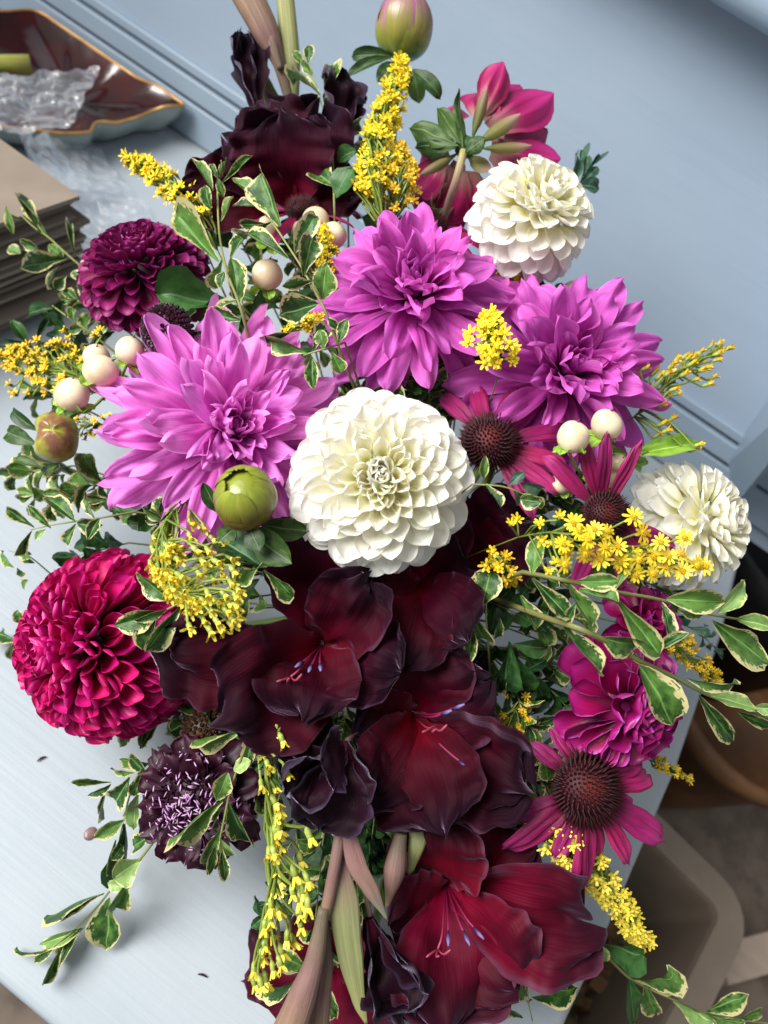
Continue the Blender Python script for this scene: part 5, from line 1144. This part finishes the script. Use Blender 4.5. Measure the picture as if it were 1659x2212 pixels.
HEADS = [(822, 1044, 'round white dahlia'), (1138, 486, 'top white dahlia'), (1462, 1140, 'white dahlia at the bench wing'), (224, 1392, 'magenta ball dahlia'), (318, 612, 'plum dahlia'), (1322, 1500, 'cerise dahlia'), (488, 926, 'largest orchid dahlia'), (886, 640, 'orchid dahlia beside the tall goldenrod'), (1212, 826, 'orchid dahlia next to the cream berries'),
         (1266, 1704, 'drooping coneflower'), (1052, 954, 'spiny cone beside the round white dahlia'), (1306, 1108, 'upright coneflower'), (672, 1392, 'open maroon gladiolus'), (905, 1580, 'almost black gladiolus'), (985, 1985, 'crimson gladiolus'), (606, 350, 'gladiolus at the top'), (430, 1722, 'dark scabious'), (530, 1078, 'glossy green bud'), (120, 946, 'mottled bud'), (690, 1690, 'crumpled black gladiolus')]
for k, (fu, fv, fd) in enumerate(fill):
    a = math.atan2(fv - 1250, fu - 860) + U(-.6, .6); l = 95
    near = min(HEADS, key=lambda h: (h[0] - fu) ** 2 + (h[1] - fv) ** 2)[2]
    sprig('shaded leafy shoot behind the ' + near, [(fu - math.cos(a) * 30, fv - math.sin(a) * 30, .02), (fu + math.cos(a) * 30, fv + math.sin(a) * 30, .0), (fu + math.cos(a) * l, fv + math.sin(a) * l, -.005)], auto=(5, 78, 40, 58), key=['green', 'var', 'var'][k % 3], dt=fd, seed=40 + k, r=2.6, group='dark shoots filling the bouquet', name='leafy_shoot')

# ------------------------------------------------------------------ goldenrod
goldenrod('goldenrod spray leaning out over the clear film', [(470, 540, .02), (420, 465), (370, 405), (320, 365), (278, 346)], 95, 34, 27, -.004, seed=1, fdir=(-.6, .2, .5), pedl=1)
goldenrod('tall goldenrod plume below the purple-tipped bud', [(830, 500, .02), (810, 400), (822, 300), (848, 210), (868, 135)], 130, 40, 29, -.012, seed=2, fdir=(.45, .15, .7), ccol='involucre', ycol='yellow')
goldenrod('goldenrod beside the dahlia seen from behind', [(850, 480, .02), (862, 420), (866, 360), (860, 320)], 60, 36, 24, -.004, seed=3, fdir=(.3, .0, .8), ycol='amber', leaves=2)
goldenrod('spreading amber goldenrod beside the four cream berries', [(250, 850, .02), (170, 815), (90, 790), (10, 775)], 90, 66, 25, .018, seed=4, fdir=(-.3, .45, .7), ycol='amber', ccol='involucre_dark', florets=[(10, 790), (35, 800), (60, 745), (45, 770), (80, 735), (110, 745), (140, 715), (130, 740), (150, 730), (30, 850), (60, 850), (20, 830), (70, 820), (90, 800), (100, 835), (205, 725), (215, 715), (120, 790), (150, 770), (165, 760)], leaves=3)
goldenrod('dark amber goldenrod under the mottled bud', [(250, 930, .02), (200, 915), (160, 935)], 22, 40, 16, .02, seed=5, ycol='amber', ccol='involucre_dark', leaves=2)
goldenrod('arching lime goldenrod resting on the magenta ball dahlia', [(400, 1080, .03), (355, 1130), (352, 1200), (375, 1260), (420, 1320)], 70, 34, 34, -.03, seed=6, fdir=(.55, -.5, .6), start=.3, opened=.25, rays=5, ycol='cream_y', back=.25, leaves=4,
          florets=[(415, 1130), (440, 1140), (460, 1165), (450, 1190), (480, 1180), (500, 1205), (470, 1215), (440, 1215), (430, 1240), (480, 1240), (505, 1235), (460, 1250), (500, 1260), (425, 1265), (450, 1285), (485, 1285), (510, 1290), (455, 1320), (490, 1320), (510, 1310), (410, 1355), (440, 1340), (470, 1345), (500, 1350), (480, 1360), (515, 1330), (385, 1210), (370, 1235), (375, 1275), (345, 1240), (360, 1275), (410, 1160), (425, 1190), (515, 1275), (390, 1245), (470, 1300), (440, 1300), (415, 1300), (495, 1305), (505, 1340), (455, 1365)])
goldenrod('short goldenrod tip between the two right-hand orchid dahlias', [(1085, 780, .03), (1068, 740), (1056, 690)], 50, 38, 29, -.022, seed=7, fdir=(-.15, .1, .95), leaves=3, florets=[(1015, 720), (1045, 755), (1010, 740)])
goldenrod('goldenrod in green bud reaching towards the bench back', [(1370, 900, .02), (1430, 840), (1500, 790), (1566, 745)], 44, 40, 27, .0, seed=8, fdir=(.7, .4, .4), opened=.0, ccol='involucre', ycol='amber', rays=5, leaves=2, florets=[(1385, 780), (1395, 795), (1370, 800), (1450, 905), (1440, 930), (1430, 915), (1420, 940), (1510, 960), (1500, 970), (1480, 770), (1540, 815), (1530, 830)])
op = [(840, 85), (870, 180), (935, 205), (1010, 150), (1120, 90), (1080, 20), (1195, 130), (1165, 190), (1090, 270), (1160, 265), (1215, 240), (1285, 185), (1300, 110), (1290, 255), (1350, 230), (1385, 235), (780, 225), (955, 155), (1100, 205), (770, 140), (790, 180), (820, 45), (910, 75), (965, 85), (1040, 230), (1230, 190), (1020, 215), (880, 120)]
r_ = goldenrod('wide open yellow goldenrod lying across the white dahlia at the wing', [(1120, 1160, .03), (1190, 1150), (1270, 1160), (1370, 1190), (1500, 1222)], 14, 30, 26, -.03, seed=9, fdir=(.1, .3, .9), leaves=2, florets=[(670 / 2 + 829.5, 1131), (550 / 2 + 829.5, 1131), (575 / 2 + 829.5, 1121), (720 / 2 + 829.5, 1175), (740 / 2 + 829.5, 1215), (710 / 2 + 829.5, 1235)])
# its open florets are large enough to be pieces of their own
rn9 = random.Random(9); fl9 = []
for q in range(3):
    mb = MB(); d = Vector((0, 0, 1))
    mb.tube([(0, 0, -.45), (0, 0, -.2), (0, 0, 0)], [.10, .24, .22], 8, m=1); mb.ball((0, 0, .02), .2, seg=10, rings=6, m=2)
    for k in range(14):
        az = k * GA; rr = .2 * math.sqrt(k / 14); mb.tube([(rr * math.cos(az), rr * math.sin(az), .1), (rr * math.cos(az) * 1.2, rr * math.sin(az) * 1.2, .3 - rr * .3)], [.035, .05], 5, m=2)
    for k in range(10 + q):
        az = k * 6.283 / (10 + q) + rn9.uniform(-.12, .12); o = Vector((math.cos(az), math.sin(az), 0)); s = Vector((-o.y, o.x, 0)); L = rn9.uniform(.5, .66); up_ = rn9.uniform(.05, .35); w = .10
        b0 = o * .18; y = (o + d * up_).normalized()
        mb.add([b0 - s * w * .5, b0 + s * w * .5, b0 + y * L * .5 + s * w, b0 + y * L * .5 - s * w, b0 + y * L * .85 + s * w * .8 - d * .04, b0 + y * L * .85 - s * w * .8 - d * .04, b0 + y * L - d * .08], [(0, 1, 2, 3), (3, 2, 4, 5), (5, 4, 6)], None, 0)
    fl9.append(mb.mesh('floret', [M['yellow'], M['involucre'], M['amber']]))
bs = r_.matrix_world.translation; pth = spline([DP(1190, 1150, -.03), DP(1270, 1160, -.03), DP(1370, 1190, -.03), DP(1500, 1222, -.03)], 20); toc = camdir((0, 0, 1))
mbs = MB()
for x, y in op:
    uu, vv = 829.5 + x * .5, 1106 + y * .5; tt = dome(uu, vv) - .034 - rn9.uniform(0, .012); c = P(uu, vv, tt); s = 32 * tt / F * rn9.uniform(.85, 1.1)
    d = (toc + camdir((rn9.uniform(-.6, .6), rn9.uniform(-.2, .8), 0)) * .5).normalized()
    part('floret', rn9.choice(fl9), r_, Matrix.Translation(c - bs) @ d.to_track_quat('Z', 'Y').to_matrix().to_4x4() @ Matrix.Diagonal((s, s, s, 1)))
    i = min(range(20), key=lambda a: (pth[a] - c).length); A = pth[max(0, i - 3)]
    mbs.tube([p - bs for p in spline([A, A.lerp(c, .6) - d * s * .5, c - d * s * .45], 6)], s * .07, 5)
part('floret_stalks', mbs.mesh('floret_stalks', M['pedicel']), r_, kind='stuff')
goldenrod('few amber goldenrod florets in the shade under the white dahlia', [(1120, 1270, .02), (1090, 1230), (1070, 1200)], 10, 24, 30, .016, seed=10, ycol='amber', florets=[(1050, 1221), (1077, 1226), (1105, 1233), (1090, 1201), (1102, 1261), (1065, 1191)], leaves=1)
goldenrod('long goldenrod spray hanging down over the seat', [(566, 1545, .02), (572, 1640), (580, 1760), (596, 1860), (588, 1980), (556, 2100)], 30, 26, 38, -.012, seed=11, fdir=(.35, -.85, .4), opened=.15, rays=6, ycol='cream_y', back=.2, start=.05, leaves=5,
          florets=[(a * .5, 1659 + b * .5, 1.15) for a, b in [(1190, 150), (1205, 270), (1185, 370), (1275, 465), (1330, 490), (1265, 545), (1295, 575), (1300, 630), (1300, 685), (1240, 740), (1272, 752), (1222, 800), (1180, 872), (1150, 922), (1100, 935), (1172, 600), (1300, 400), (1340, 300), (1205, 180), (1240, 20), (1180, 520), (1330, 600), (1215, 850), (1130, 940), (1310, 540)]] + [(600, 1580), (622, 1562), (590, 1612), (636, 1575), (610, 1600)])
goldenrod('pale goldenrod spray below the drooping coneflower', [(1130, 1700, .03), (1200, 1800), (1290, 1890), (1345, 1965), (1392, 2036)], 150, 40, 32, .002, seed=12, fdir=(-.25, -.3, .9), ycol='cream_y', ccol='involucre', leaves=3)
goldenrod('goldenrod behind the twigs over the bench edge', [(1400, 1360, .02), (1470, 1405), (1550, 1465)], 60, 36, 20, .02, seed=13, fdir=(.3, .4, .8), ycol='amber', leaves=2)
goldenrod('goldenrod in the shade below the top white dahlia', [(980, 640, .02), (1060, 600), (1190, 588)], 60, 34, 20, .035, seed=14, fdir=(.1, .5, .8), ycol='amber', ccol='involucre_dark', leaves=2)
goldenrod('thin goldenrod tip against the orchid dahlia and variegated leaves', [(700, 640, .02), (705, 560), (698, 492)], 46, 22, 20, .0, seed=15, fdir=(.5, .2, .7), leaves=2)
goldenrod('goldenrod tuft under the variegated leaves above the largest dahlia', [(610, 740, .02), (640, 705), (690, 690)], 34, 30, 20, .012, seed=16, fdir=(.4, .1, .8), leaves=2)
goldenrod('goldenrod tip poking out beside the drooping coneflower petals', [(1400, 1640, .02), (1440, 1655), (1492, 1682)], 26, 18, 20, .012, seed=17, fdir=(.6, .1, .6), ycol='amber', leaves=1)
goldenrod('shaded goldenrod left of the cerise dahlia', [(1150, 1480, .03), (1110, 1540), (1080, 1620)], 46, 34, 20, .035, seed=18, fdir=(-.2, .1, .9), ycol='amber', ccol='involucre_dark', leaves=3)
